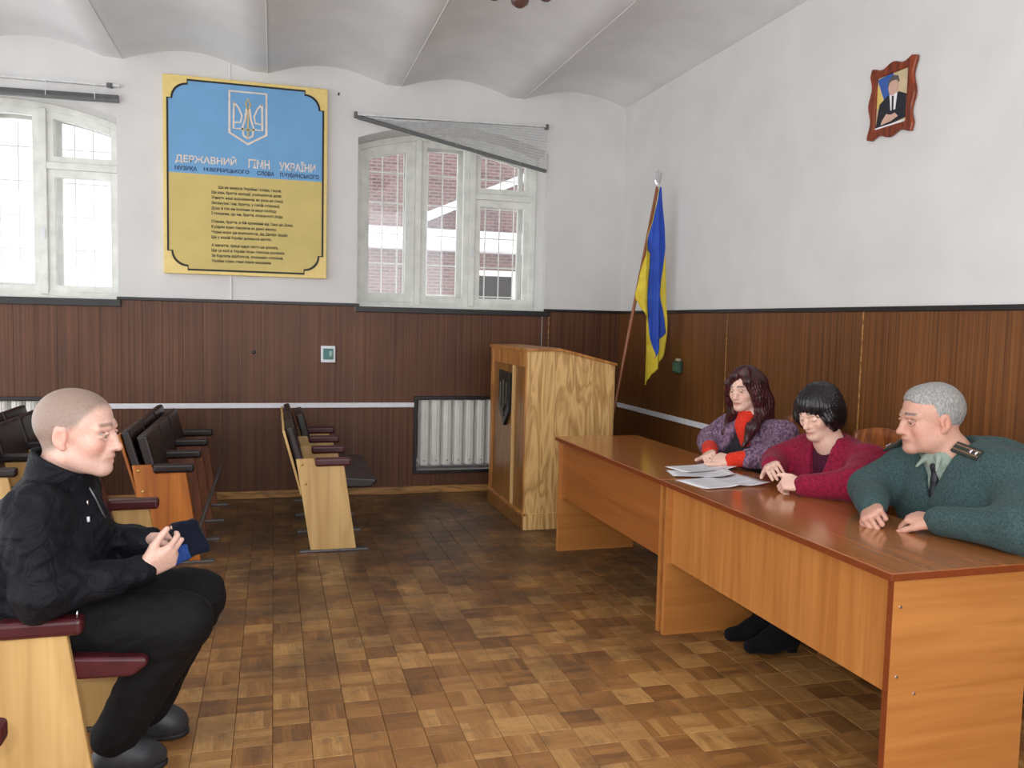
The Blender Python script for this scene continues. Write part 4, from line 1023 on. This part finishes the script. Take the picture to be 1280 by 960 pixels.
def torso(S, J, g, belly=0.0, bust=0.0, k=.05):
    """g: added thickness; J joints"""
    hr, hl, sr, sl, pe, chs, nk = [np.asarray(J[q], float) for q in ('hipR', 'hipL', 'shR', 'shL', 'pelvis', 'chest', 'neck')]
    mid = lp(pe, chs, .5); lat = unit(sl-sr); fwd = unit(np.cross(lat, V3(0, 0, 1)))
    S.cone(pe, mid, .115+g, .105+g, k)
    S.cone(hr, hl, .105+g, .105+g, k)
    S.cone(lp(hr, hl, .2), lp(sr, sl, .24)-V3(0, 0, .14), .10+g, .10+g, k); S.cone(lp(hr, hl, .8), lp(sr, sl, .76)-V3(0, 0, .14), .10+g, .10+g, k)
    S.cone(mid, chs, .11+g, .115+g, k)
    S.cone(lp(sr, sl, .16)-V3(0, 0, .03), lp(sr, sl, .84)-V3(0, 0, .03), .068+g, .068+g, k)
    S.cone(lp(sr, sl, .5)-V3(0, 0, .0), nk, .085+g*.6, .062+g*.3, k)
    if belly: S.ell(lp(pe, chs, .42)+fwd*.05, V3(belly, belly*1.15, .17), k, '+')
    if bust:
        for t in (.32, .68): S.ell(lp(sr, sl, t)-V3(0, 0, .15)+fwd*(.085+g*.5), V3(bust, bust, bust*1.05), .04)
    return fwd, lat
def limb(S, a, b_, c, ra, rb, rc, k=.03):
    S.cone(a, b_, ra, rb, k); S.cone(b_, c, rb*.98, rc, k)
def core_body(J, H, hands, g=0.0, sc=1.0, legs=True):
    S = SDF(); H.add(S, **J.get('head', {}))
    nk = np.asarray(J['neck'], float)
    S.cone(H.w(-.022, 0, -.045), nk, J.get('neckr', .056), J.get('neckr', .056)*1.1, .03)
    torso(S, J, J.get('core', -.02), k=.05)
    for s_ in 'RL':
        limb(S, J['sh'+s_], J['el'+s_], J['wr'+s_], .048*sc, .036*sc, .025*sc)
        if legs: limb(S, J['hip'+s_], J['kn'+s_], J['an'+s_], .075*sc, .052*sc, .036*sc); S.cone(J['an'+s_]-V3(0, 0, .06), J['toe'+s_], .024, .018, .02)
    for s_, h_ in hands.items(): hand(S, J['wr'+s_], *h_)
    pts = [J[q] for q in J if isinstance(J[q], (list, tuple, np.ndarray)) and len(J[q]) == 3]+[H.c+V3(.13, .13, .16), H.c-V3(.13, .13, .16)]
    lo, hi = bounds(pts, .12); lo[2] = max(lo[2], -.02)
    return S, lo, hi
def shoe(root, an, toe, mat, sole, boot=0.0, heel=0.0, wd=.042):
    an = np.asarray(an, float); toe = np.asarray(toe, float); d = unit(V3(toe[0]-an[0], toe[1]-an[1], 0)); S = SDF()
    hb = V3(an[0], an[1], 0)-d*.04; tt = V3(toe[0], toe[1], 0)
    S.cone(hb+V3(0, 0, .05+heel), hb+d*.10+V3(0, 0, .05+heel*.4), .043, .044, .03); S.cone(hb+d*.10+V3(0, 0, .045+heel*.4), tt+V3(0, 0, .038), .046, wd*.88, .04)
    S.cone(hb+d*.04+V3(0, 0, .06+heel), an+V3(0, 0, .05+boot*.3), .046, .048, .04); S.cone(hb+d*.07+V3(0, 0, .075+heel*.5), hb+d*.11+V3(0, 0, .055+heel*.3), .044, .042, .03)
    if boot: S.cone(an, an+V3(0, 0, boot), .05, .058, .03)
    if heel: S.cone(hb+V3(0, 0, 0), hb+V3(0, 0, .06), .026, .034, .012)
    S.plane((0, 0, 1), .003)
    lo, hi = bounds([hb, tt, an+V3(0, 0, boot)], .09); lo[2] = -.01
    o = sculpt('shoe' if not boot else 'boot', S, lo, hi, .006, mat, root)
    if sole:
        s2 = SDF(); s2.cone(hb+V3(0, 0, .012), hb+d*.12+V3(0, 0, .012), .046, .044, .02); s2.cone(hb+d*.12+V3(0, 0, .012), tt+V3(0, 0, .012), .047, wd*.95, .02)
        s2.plane((0, 0, 1), .002); s2.plane((0, 0, -1), -.022)
        sculpt('sole', s2, lo, np.array([hi[0], hi[1], .05]), .006, sole, o)
    return o
def person(label, base):
    return empty('person', base, label, 'person')
SK1, SK2, SK3 = lin((224, 184, 168)), lin((232, 192, 174)), lin((206, 158, 138))
# ------------------------------------------------------------------ the people
def snap(S, p, it=12):
    p = np.asarray(p, float).copy()
    for _ in range(it):
        e = .003; q = np.array([p, p+V3(e, 0, 0), p+V3(0, e, 0), p+V3(0, 0, e)]); d = S(q); g_ = (d[1:]-d[0])/e
        n_ = np.linalg.norm(g_)
        if n_ < 1e-6: break
        p = p-g_/n_*np.clip(d[0], -.03, .03)
    return p, g_/max(n_, 1e-9)
def arms(S, J, ra, rb, rc, end=1.0, k=.035, sides='RL'):
    for s_ in sides:
        w_ = lp(J['el'+s_], J['wr'+s_], end); limb(S, J['sh'+s_], J['el'+s_], w_, ra, rb, rc, k)
def jbounds(J, keys, pad):
    return bounds([J[k_] for k_ in keys], pad)
UP = ['pelvis', 'chest', 'neck', 'shR', 'shL', 'elR', 'elL', 'wrR', 'wrL', 'hipR', 'hipL']
LEG = ['pelvis', 'hipR', 'hipL', 'knR', 'knL', 'anR', 'anL']
def hair_mat(name, dark, light, rough=0.4, stretch=(60, 60, 8)):
    m, nt, b = new_mat(name)
    n = node(nt, 'ShaderNodeTexNoise', Scale=1.5, Detail=4.0, Roughness=0.6); nt.links.new(coords(nt, stretch), n.inputs['Vector'])
    nt.links.new(ramp(nt, n.outputs[0], [(0.35, lin(dark)), (0.7, lin(light))]), b.inputs['Base Color']); b.inputs['Roughness'].default_value = rough
    bump(nt, b, n.outputs[0], 0.5, 0.004); return m
def tube_np(name, pts, r, mat, parent, n=8): return MB().tube([tuple(p) for p in pts], r, n).build(name, mat, parent, smooth=True)
black_jacket = fabric('black_jacket', (15, 18, 28), (8, 10, 16), 0.7, 90, 0.6, 0.0)
black_trouser = fabric('black_trouser', (15, 15, 19), (8, 8, 11), 0.8, 120, 0.3, 0.0)
shoe_leather = plain('shoe_leather', (40, 42, 48), 0.45, noise=0.15, nscale=30, bumpy=0.2)
shoe_sole = plain('shoe_sole', (22, 22, 24), 0.7)
suede = fabric('black_suede', (14, 13, 18), (7, 7, 10), 0.95, 100, 0.2, 0.1)

# --- man on the left, seated in the near row, cap in hands
J = dict(pelvis=V3(-.735, 2.87, .54), chest=V3(-.645, 2.85, .80), neck=V3(-.625, 2.815, .985), shR=V3(-.675, 2.655, .90), shL=V3(-.645, 3.03, .90),
         elR=V3(-.635, 2.595, .675), elL=V3(-.60, 3.075, .69), wrR=V3(-.385, 2.735, .690), wrL=V3(-.395, 2.895, .735), hipR=V3(-.70, 2.775, .535), hipL=V3(-.70, 2.96, .535),
         knR=V3(-.275, 2.725, .52), knL=V3(-.25, 3.0, .51), anR=V3(-.48, 2.82, .14), anL=V3(-.415, 3.045, .12), toeR=V3(-.37, 2.845, .04), toeL=V3(-.325, 3.05, .04), neckr=.062, head=dict(jaw=1.05, nose=1.05))
H = Head((-.575, 2.764, 1.112), -10, 2, 0, 1.10); H.lipw = .7
man = person('young man with shaved head in a black zipped jacket, holding a knitted cap', (-.55, 2.87, 0))
hands = {'R': ((.88, .22, .42), (.25, -.85, -.45), (0, 0, 1), [(36, 42, 26), (38, 44, 28), (42, 46, 30), (46, 48, 32)], ((.75, .62, -.25), (.25, -.1, -.05)), 1.08, 1.0),
         'L': ((.93, -.28, .10), (-.1, .75, .65), (0, -.3, 1), [(30, 40, 30), (32, 44, 32), (36, 46, 32), (40, 46, 36)], ((.7, .5, -.5), (.3, -.1, -.1)), 1.05, 1.0)}
S, lo, hi = core_body(J, H, hands)
sculpt('body', S, lo, hi, .0042, skin, man, lambda P: H.colour(P, SK1, lin((190, 120, 112)), lin((132, 102, 86)), 0.5, lin((118, 106, 96)), 0.25))
H.eyes(man, (.045, .06, .07), (1, .15, -.05))
S = SDF(); torso(S, J, .034, belly=.15); arms(S, J, .082, .070, .050, .97)
for s_ in 'RL': S.cone(J['hip'+s_]+V3(.02, 0, .03), J['hip'+s_]+V3(.07, 0, .02), .115, .105, .04)
S.noise(folds(.005, 3, 34)); S.noise(folds(.0042, 4, 80)); S.plane((0, 0, 1), .475, .02)
lo, hi = jbounds(J, UP, .17); jk = sculpt('jacket', S, lo, hi, .0075, black_jacket, man); SJ = S
S2 = SDF(); S2.cone((-.64, 2.825, .94), (-.60, 2.785, 1.09), .100, .092, 0); S2.cone((-.64, 2.825, .93), (-.592, 2.778, 1.13), .080, .077, .004, '-')
S2.plane((-.52, 0, -1), -(.705)/1.127, .006)
sculpt('collar', S2, (-.78, 2.66, .86), (-.46, 2.95, 1.13), .006, black_jacket, jk)
zp = [snap(SJ, p)[0]+V3(.002, -.001, 0) for p in [(-.50, 2.77, .96), (-.48, 2.775, .92), (-.46, 2.78, .88), (-.455, 2.785, .85)]]
tube_np('zip', zp, .003, steel, jk)
for p in [(-.505, 2.74, .975), (-.485, 2.75, .93)]:
    q, n_ = snap(SJ, p); tube_np('zip_pull', [q+n_*.004, q+n_*.006-V3(0, 0, .016)], .0035, silver, jk, 6)
q, n_ = snap(SJ, (-.47, 2.70, .885)); tube_np('badge', [q+n_*.002+V3(0, 0, .008), q+n_*.003-V3(0, 0, .008)], .0045, white_plastic, jk, 6)
q, n_ = snap(SJ, (-.535, 2.58, .585)); tube_np('pocket_zip', [q+n_*.004, q+n_*.006-V3(0, 0, .022)], .004, silver, jk, 6)
S = SDF(); S.cone(J['hipR'], J['hipL'], .11, .11, .03)
for s_ in 'RL':
    limb(S, J['hip'+s_], J['kn'+s_], lp(J['kn'+s_], J['an'+s_], 1.02), .112, .088, .072, .04)
S.noise(folds(.004, 5, 30)); S.noise(folds(.0025, 6, 80)); lo, hi = jbounds(J, LEG, .14); sculpt('trousers', S, lo, hi, .0075, black_trouser, man)
for s_ in 'RL': shoe(man, J['an'+s_]-V3(0, 0, .05), J['toe'+s_], shoe_leather, shoe_sole)
# the cap
cap = empty('knitted_cap', (-.27, 2.80, .71), "dark navy knitted cap with a blue band in the young man's hands", 'cap')
Mc = np.array(Matrix.Rotation(R(-22), 3, 'Y')@Matrix.Rotation(R(10), 3, 'Z'))
S = SDF(); S.box((-.258, 2.815, .765), (.028, .022, .042), .014, .01, '+', Mc); S.noise(folds(.007, 9, 60)); sculpt('crown', S, (-.36, 2.72, .68), (-.16, 2.9, .87), .004, wool, cap)
S = SDF(); S.box((-.288, 2.805, .722), (.024, .026, .016), .012, .01, '+', Mc); S.noise(folds(.003, 10, 60)); sculpt('band', S, (-.38, 2.72, .64), (-.2, 2.9, .80), .004, wool_blue, cap)

# --- woman in lilac, long dark red hair
J = dict(pelvis=V3(2.62, 3.98, .545), chest=V3(2.565, 3.985, .83), neck=V3(2.525, 4.0, .985), shL=V3(2.615, 3.83, .925), shR=V3(2.505, 4.175, .925),
         elL=V3(2.46, 3.70, .825), elR=V3(2.44, 4.31, .825), wrL=V3(2.275, 3.79, .797), wrR=V3(2.265, 3.985, .80), hipR=V3(2.60, 4.08, .52), hipL=V3(2.60, 3.88, .52),
         knR=V3(2.26, 4.08, .52), knL=V3(2.26, 3.9, .52), anR=V3(2.36, 4.08, .12), anL=V3(2.36, 3.9, .12), toeR=V3(2.22, 4.08, .04), toeL=V3(2.22, 3.9, .04), neckr=.048, head=dict(jaw=.9, nose=.88))
H = Head((2.475, 4.005, 1.145), 207, 8, 3, .95)
w1 = person('woman with long dark red hair in a lilac cardigan over a red polo neck', (2.55, 3.98, 0))
hands = {'L': ((-.55, .83, .02), (-.45, -.3, .85), (-.5, -.2, .6), [(38, 48, 30)]*4, ((.7, .55, .1), (.2, -.15, 0)), .95, .3),
         'R': ((-.55, -.83, .02), (-.35, .4, .85), (-.5, .2, .6), [(42, 52, 30)]*4, ((.7, .55, .15), (.2, -.1, 0)), .95, .3)}
S, lo, hi = core_body(J, H, hands, sc=.88)
sculpt('body', S, lo, hi, .0042, skin, w1, lambda P: H.colour(P, SK2, lin((176, 96, 98)), lin((50, 34, 32)), 0.25))
H.eyes(w1, (.03, .025, .02), (1, .35, -.1))
vest = fabric('charcoal_knit', (52, 50, 56), (32, 31, 36), 0.95, 120, 0.3)
lilac = fabric('lilac_weave', (148, 118, 142), (84, 64, 86), 0.9, 46, 0.35, 0.3, 0.42, 0.6, (1.6, 1.6, .8))
redknit = fabric('red_knit', (232, 62, 40), (200, 44, 28), 0.85, 120, 0.2, 0.2)
S = SDF(); torso(S, J, .006, bust=.062); S.plane((0, 0, 1), .47, .02); lo, hi = jbounds(J, UP, .16); sculpt('vest', S, lo, hi, .008, vest, w1)
S = SDF(); fw_, lt_ = torso(S, J, .030, bust=.055); arms(S, J, .074, .064, .054, .55)
S.cut(vee(J['neck'], fw_, lt_, .035, .42, .5))
S.cone(J['neck']+V3(0, 0, -.02), J['neck']+V3(0, 0, .12), .062, .09, .015, '-')
S.noise(folds(.006, 21, 34)); S.plane((0, 0, 1), .46, .02); sculpt('cardigan', S, lo, hi, .0075, lilac, w1)
S = SDF(); S.cone(J['neck']+V3(0, 0, -.03), H.w(-.01, 0, -.088), .066, .056, 0); S.cone(J['neck']+fw_*.05-V3(0, 0, .03), J['chest']+fw_*.085+V3(0, 0, .04), .06, .05, .03)
S.noise(folds(.003, 22, 60)); sculpt('polo_neck', S, J['chest']-V3(.25, .2, .05), J['neck']+V3(.2, .2, .15), .006, redknit, w1)
for s_ in 'LR':
    S = SDF(); S.cone(lp(J['el'+s_], J['wr'+s_], .35), lp(J['el'+s_], J['wr'+s_], .97), .048, .039, 0); S.noise(folds(.002, 23, 60)); lo2, hi2 = bounds([J['el'+s_], J['wr'+s_]], .09); sculpt('cuff', S, lo2, hi2, .006, redknit, w1)
dark_skirt = fabric('dark_skirt', (24, 24, 30))
def lower(root, J, mat, g=.0, nm='trousers', seed=31, end=.93):
    S = SDF(); S.cone(J['hipR'], J['hipL'], .105+g, .105+g, .03)
    for s_ in 'RL': limb(S, J['hip'+s_], J['kn'+s_], lp(J['kn'+s_], J['an'+s_], end), .09+g, .068+g, .052+g, .04)
    S.noise(folds(.003, seed, 30)); S.plane((0, 0, -1), -.60, .02); lo, hi = jbounds(J, LEG, .14); sculpt(nm, S, lo, hi, .010, mat, root)
lower(w1, J, dark_skirt)
for s_ in 'RL': shoe(w1, J['an'+s_]-V3(0, 0, .04), J['toe'+s_], suede, shoe_sole)
red_hair = hair_mat('dark_red_hair', (26, 8, 12), (84, 30, 34))
S = SDF(); M = H.M; k_ = H.sc
S.ell(H.w(-.018, 0, .040), V3(.110, .090, .102)*k_, 0, '+', M)
S.ell(H.w(.102, .004, -.030), V3(.060, .058, .102)*k_, .02, '-', M)
S.chain([H.w(.045, .035, .125), H.w(.088, -.005, .095), H.w(.085, -.05, .05), H.w(.060, -.078, -.01)], [.022, .020, .020, .020], .02)   # fringe swept to her right
S.chain([H.w(.045, .040, .122), H.w(.070, .065, .06), H.w(.045, .083, -.01)], [.02, .02, .022], .02)
for y_, e1, e2 in ((1, V3(2.44, 3.86, .955), V3(2.40, 3.87, .855)), (-1, V3(2.47, 4.125, .96), V3(2.42, 4.12, .89))):
    S.chain([H.w(.01, y_*.078, .04), H.w(.018, y_*.090, -.05), H.w(-.005, y_*.092, -.14), e1, e2], [.030, .028, .032, .030, .012], .03)
    S.chain([H.w(-.05, y_*.065, .03), H.w(-.06, y_*.08, -.08), H.w(-.06, y_*.09, -.17)], [.045, .045, .04], .04)
S.noise(strands(H, .0022)); lo, hi = bounds([H.c, (2.38, 3.84, .84)], .17); sculpt('hair', S, lo, hi, .005, red_hair, w1)

# --- woman in crimson, black bob, looking down
J = dict(pelvis=V3(2.62, 3.29, .545), chest=V3(2.565, 3.285, .80), neck=V3(2.478, 3.285, .965), shL=V3(2.565, 3.09, .895), shR=V3(2.505, 3.475, .895),
         elL=V3(2.395, 2.985, .82), elR=V3(2.385, 3.54, .825), wrL=V3(2.235, 3.12, .798), wrR=V3(2.262, 3.405, .835), hipR=V3(2.60, 3.38, .52), hipL=V3(2.60, 3.18, .52),
         knR=V3(2.25, 3.38, .52), knL=V3(2.25, 3.2, .52), anR=V3(2.245, 3.36, .13), anL=V3(2.25, 3.225, .13), toeR=V3(2.075, 3.39, .04), toeL=V3(2.085, 3.235, .04), neckr=.050, head=dict(jaw=1.0, nose=.9, closed=True, cheek=1.1))
H = Head((2.425, 3.288, 1.098), 196, 20, 2, .97)
w2 = person('woman with a black bob in a crimson cardigan, looking down at the desk', (2.55, 3.28, 0))
hands = {'L': ((-.72, .68, .02), (-.35, -.5, .8), (-.3, -.1, .9), [(62, 70, 45)]*4, ((.75, .35, .2), (.15, -.3, -.15)), .95, .2),
         'R': ((-.50, -.84, .12), (-.4, .3, .85), (-.6, .2, .3), [(22, 28, 20), (24, 30, 20), (26, 32, 22), (28, 34, 24)], ((.75, .6, -.2), (.2, -.1, -.05)), .95, .5)}
S, lo, hi = core_body(J, H, hands, sc=.92)
H.noline = True
sculpt('body', S, lo, hi, .0042, skin, w2, lambda P: H.colour(P, SK2, lin((186, 112, 112)), lin((60, 42, 38)), 0.2))
crimson = fabric('crimson_knit', (150, 26, 62), (112, 14, 42), 0.9, 90, 0.25, 0.3)
plum = fabric('plum_knit', (84, 22, 52), (54, 12, 34), 0.9, 90, 0.2, 0.2)
S = SDF(); torso(S, J, .012, bust=.066); S.cone(J['neck']+fw_*.05-V3(0, 0, .0), J['neck']+fw_*.09+V3(0, 0, .06), .06, .07, .02, '-'); S.plane((0, 0, 1), .47, .02); lo, hi = jbounds(J, UP, .17); sculpt('top', S, lo, hi, .008, plum, w2)
S = SDF(); fw_, lt_ = torso(S, J, .040, bust=.062); arms(S, J, .084, .074, .050, .97)
S.cut(vee(J['neck'], fw_, lt_, .075, -.28, .30)); S.cone(J['neck']-V3(0, 0, .01), J['neck']+V3(0, 0, .12), .06, .10, .015, '-')
S.noise(folds(.005, 52, 30)); S.plane((0, 0, 1), .46, .02); sculpt('cardigan', S, lo, hi, .0075, crimson, w2)
lower(w2, J, dark_skirt, end=.6)
for s_ in 'RL': shoe(w2, J['an'+s_], J['toe'+s_], suede, None, .24, .02, .036)
q = hand(SDF(), J['wrL'], *hands['L'])
tube_np('ring', [lp(q[1], J['wrL'], .48)+V3(0, 0, .03), lp(q[1], J['wrL'], .48)+V3(.004, 0, .031)], .008, silver, w2)
black_hair = hair_mat('black_hair', (8, 7, 10), (34, 28, 32), 0.3)
S = SDF(); M = H.M; k_ = H.sc
S.ell(H.w(-.018, 0, .042), V3(.112, .094, .104)*k_, 0, '+', M)
S.ell(H.w(-.045, 0, -.030), V3(.080, .092, .090)*k_, .05, '+', M)
for y_ in (-1, 1): S.chain([H.w(.035, y_*.080, .05), H.w(.042, y_*.087, -.01), H.w(.025, y_*.088, -.065)], [.024, .022, .014], .03)
S.ell(H.w(.026, 0, .054), V3(.079, .076, .076)*k_, .02, '+', M)
S.ell(H.w(.118, 0, -.062), V3(.088, .066, .104)*k_, .010, '-', M)
S.cone(H.w(-.01, 0, -.10), H.w(-.05, 0, -.17), .05, .06, .02, '-')
S.noise(strands(H, .0026, 40)); lo, hi = bounds([H.c], .2); sculpt('hair', S, lo, hi, .0045, black_hair, w2)
ep_, n_ = H.w(.0, .086, -.03), None
MB().lathe([(.002, 0), (.005, .004), (.004, .010), (.001, .013)], tuple(ep_-V3(0, 0, .012)), 8).build('earring', silver, w2)

# --- officer on the right
J = dict(pelvis=V3(2.655, 2.50, .565), chest=V3(2.585, 2.525, .84), neck=V3(2.505, 2.585, 1.015), shL=V3(2.56, 2.33, .945), shR=V3(2.53, 2.79, .955),
         elL=V3(2.385, 2.155, .835), elR=V3(2.35, 2.825, .835), wrL=V3(2.30, 2.42, .80), wrR=V3(2.20, 2.635, .805), hipR=V3(2.62, 2.60, .54), hipL=V3(2.62, 2.38, .54),
         knR=V3(2.40, 2.62, .50), knL=V3(2.40, 2.36, .50), anR=V3(2.58, 2.62, .13), anL=V3(2.58, 2.36, .13), toeR=V3(2.45, 2.62, .04), toeL=V3(2.45, 2.36, .04), neckr=.066, core=-.01, head=dict(jaw=1.08, nose=1.08, fat=1.0))
H = Head((2.441, 2.628, 1.138), 166, 4, 0, 1.09)
of = person('grey-haired officer in a green sweater with epaulettes, resting his fist on the desk', (2.58, 2.52, 0))
hands = {'R': ((-.62, -.76, -.10), (-.55, .25, .80), (-.6, .5, .2), [(78, 92, 60), (80, 94, 60), (82, 96, 60), (84, 96, 60)], ((.75, .45, -.25), (.1, -.35, -.25)), 1.08, .1),
         'L': ((-.42, .90, -.02), (-.2, -.2, .95), (-.8, -.2, .2), [(50, 60, 40)]*4, ((.75, .5, -.2), (.1, -.2, -.1)), 1.05, .2)}
S, lo, hi = core_body(J, H, hands, sc=1.05)
sculpt('body', S, lo, hi, .0042, skin, of, lambda P: H.colour(P, SK3, lin((166, 106, 100)), lin((92, 84, 80)), 0.4, None, 0.15))
H.eyes(of, (.05, .06, .06), (1, .1, -.05))
shirt = fabric('shirt_greygreen', (150, 164, 152), (130, 144, 134), 0.8, 40, 0.1)
sweater = fabric('sweater_green', (66, 88, 88), (46, 64, 66), 0.9, 130, 0.25, 0.25)
S = SDF(); torso(S, J, .03, belly=.14, k=.06); S.plane((0, 0, 1), .5, .02); Sh = S; lo, hi = jbounds(J, UP, .2); sculpt('shirt', S, lo, hi, .009, shirt, of)
S = SDF(); fw_, lt_ = torso(S, J, .050, belly=.17, k=.06); S.ell((2.645, 2.50, .97), (.11, .17, .12), .07); S.cone(J['neck']+lt_*.05+V3(.02, 0, -.01), J['shL']+V3(0, 0, .03), .075, .085, .05); S.cone(J['neck']-lt_*.05+V3(.02, 0, -.01), J['shR']+V3(0, 0, .02), .07, .08, .05); arms(S, J, .090, .076, .054, .95, .045)
S.cut(vee(J['neck'], fw_, lt_, .070, -.40, .20)); S.cone(J['neck']+V3(-.01, 0, -.0), J['neck']+V3(-.02, 0, .14), .07, .105, .012, '-')
S.noise(folds(.006, 72, 26)); S.plane((0, 0, 1), .48, .02); sw_ = sculpt('sweater', S, lo, hi, .0078, sweater, of); SS = S
S = SDF(); S.cone(J['neck']-V3(0, 0, .05), H.w(-.025, 0, -.075), .088, .076, 0); S.cone(J['neck']-V3(0, 0, .06), H.w(-.02, 0, -.02), .070, .066, .004, '-'); S.plane(-(H.M@unit((.45, 0, 1))), -np.dot(H.M@unit((.45, 0, 1)), H.w(.02, 0, -.108)), .004)
for y_ in (-1, 1): S.chain([J['neck']+fw_*.085+lt_*y_*.022+V3(0, 0, -.0), J['neck']+fw_*.118+lt_*y_*.048+V3(0, 0, -.052)], [.013, .006], .012)
sculpt('shirt_collar', S, J['neck']-V3(.2, .2, .12), J['neck']+V3(.2, .2, .14), .0055, shirt, of)
tie_m = plain('tie_black', (20, 22, 30), 0.5)
tq = [snap(Sh, J['neck']+fw_*.14-V3(0, 0, z_))[0] for z_ in (.045, .09, .15)]; S = SDF(); kn_ = tq[0]+fw_*.008; S.ell(kn_, (.016, .02, .02), 0); S.chain([kn_, tq[1], tq[2]], [.012, .016, .020], .01); sculpt('tie', S, kn_-V3(.1, .1, .2), kn_+V3(.1, .1, .06), .005, tie_m, of)
strap = fabric('epaulette_green', (52, 60, 54), (38, 46, 42), 0.8, 90, 0.1); braid = plain('braid_brown', (112, 84, 62), 0.6)
for s_ in 'LR':
    a_ = V3(2.44, 2.46, 1.07) if s_ == 'L' else V3(2.42, 2.84, 1.05); q, n_ = snap(SS, a_); n_ = unit(n_)
    ax = J['sh'+s_]-J['neck']; ax = unit(ax-np.dot(ax, n_)*n_); cr_ = np.cross(n_, ax); Me = np.stack([ax, cr_, n_], 1); c_ = q+n_*.006
    def obox(nm, c0, hx, hy, hz, mat, par):
        V = [c_+Me@(V3(*c0)+V3(sx*hx, sy*hy, sz*hz)) for sx in (-1, 1) for sy in (-1, 1) for sz in (-1, 1)]
        return MB().add([tuple(v) for v in V], [(0, 1, 3, 2), (4, 6, 7, 5), (0, 4, 5, 1), (2, 3, 7, 6), (0, 2, 6, 4), (1, 5, 7, 3)]).build(nm, mat, par, 0.002)
    eo = obox('epaulette', (0, 0, 0), .056, .023, .005, strap, of)
    for y_ in (-.010, .010): obox('stripe', (0, y_, .0055), .054, .0035, .0012, braid, eo)
    for x_ in (.020, .042):
        pc = c_+Me@V3(x_, 0, .009); st5 = []
        for i in range(10): w = math.pi*i/5; rr = .010 if i % 2 == 0 else .0045; st5.append(pc+Me@V3(rr*math.cos(w), rr*math.sin(w), 0))
        MB().add([tuple(p) for p in st5]+[tuple(pc+n_*.004)]+[tuple(pc-n_*.002)], [(i, (i+1) % 10, 10) for i in range(10)]+[((i+1) % 10, i, 11) for i in range(10)]).build('star', silver, eo)
lower(of, J, dark_skirt, .01)
for s_ in 'RL': shoe(of, J['an'+s_]-V3(0, 0, .04), J['toe'+s_], shoe_leather, shoe_sole)
grey_hair = hair_mat('grey_hair', (124, 122, 120), (176, 174, 170), 0.5, (130, 130, 40))
S = SDF(); M = H.M; k_ = H.sc
S.ell(H.w(-.018, 0, .045), V3(.101, .082, .094)*k_, 0, '+', M)
S.ell(H.w(.030, 0, .080), V3(.060, .060, .048)*k_, .02, '+', M)
S.ell(H.w(.105, 0, .018), V3(.062, .085, .062)*k_, .012, '-', M)
S.ell(H.w(.030, 0, -.045), V3(.050, .12, .062)*k_, .012, '-', M)
S.plane(H.M@unit((-.35, 0, 1)), np.dot(H.M@unit((-.35, 0, 1)), H.w(-.07, 0, -.045)), .01)
for y_ in (-1, 1): S.ell(H.w(-.008, y_*.085, .0), V3(.022, .018, .034)*k_, .004, '-', M)
S.noise(strands(H, .0012, 60)); lo, hi = bounds([H.c], .16); sculpt('hair', S, lo, hi, .0045, grey_hair, of)
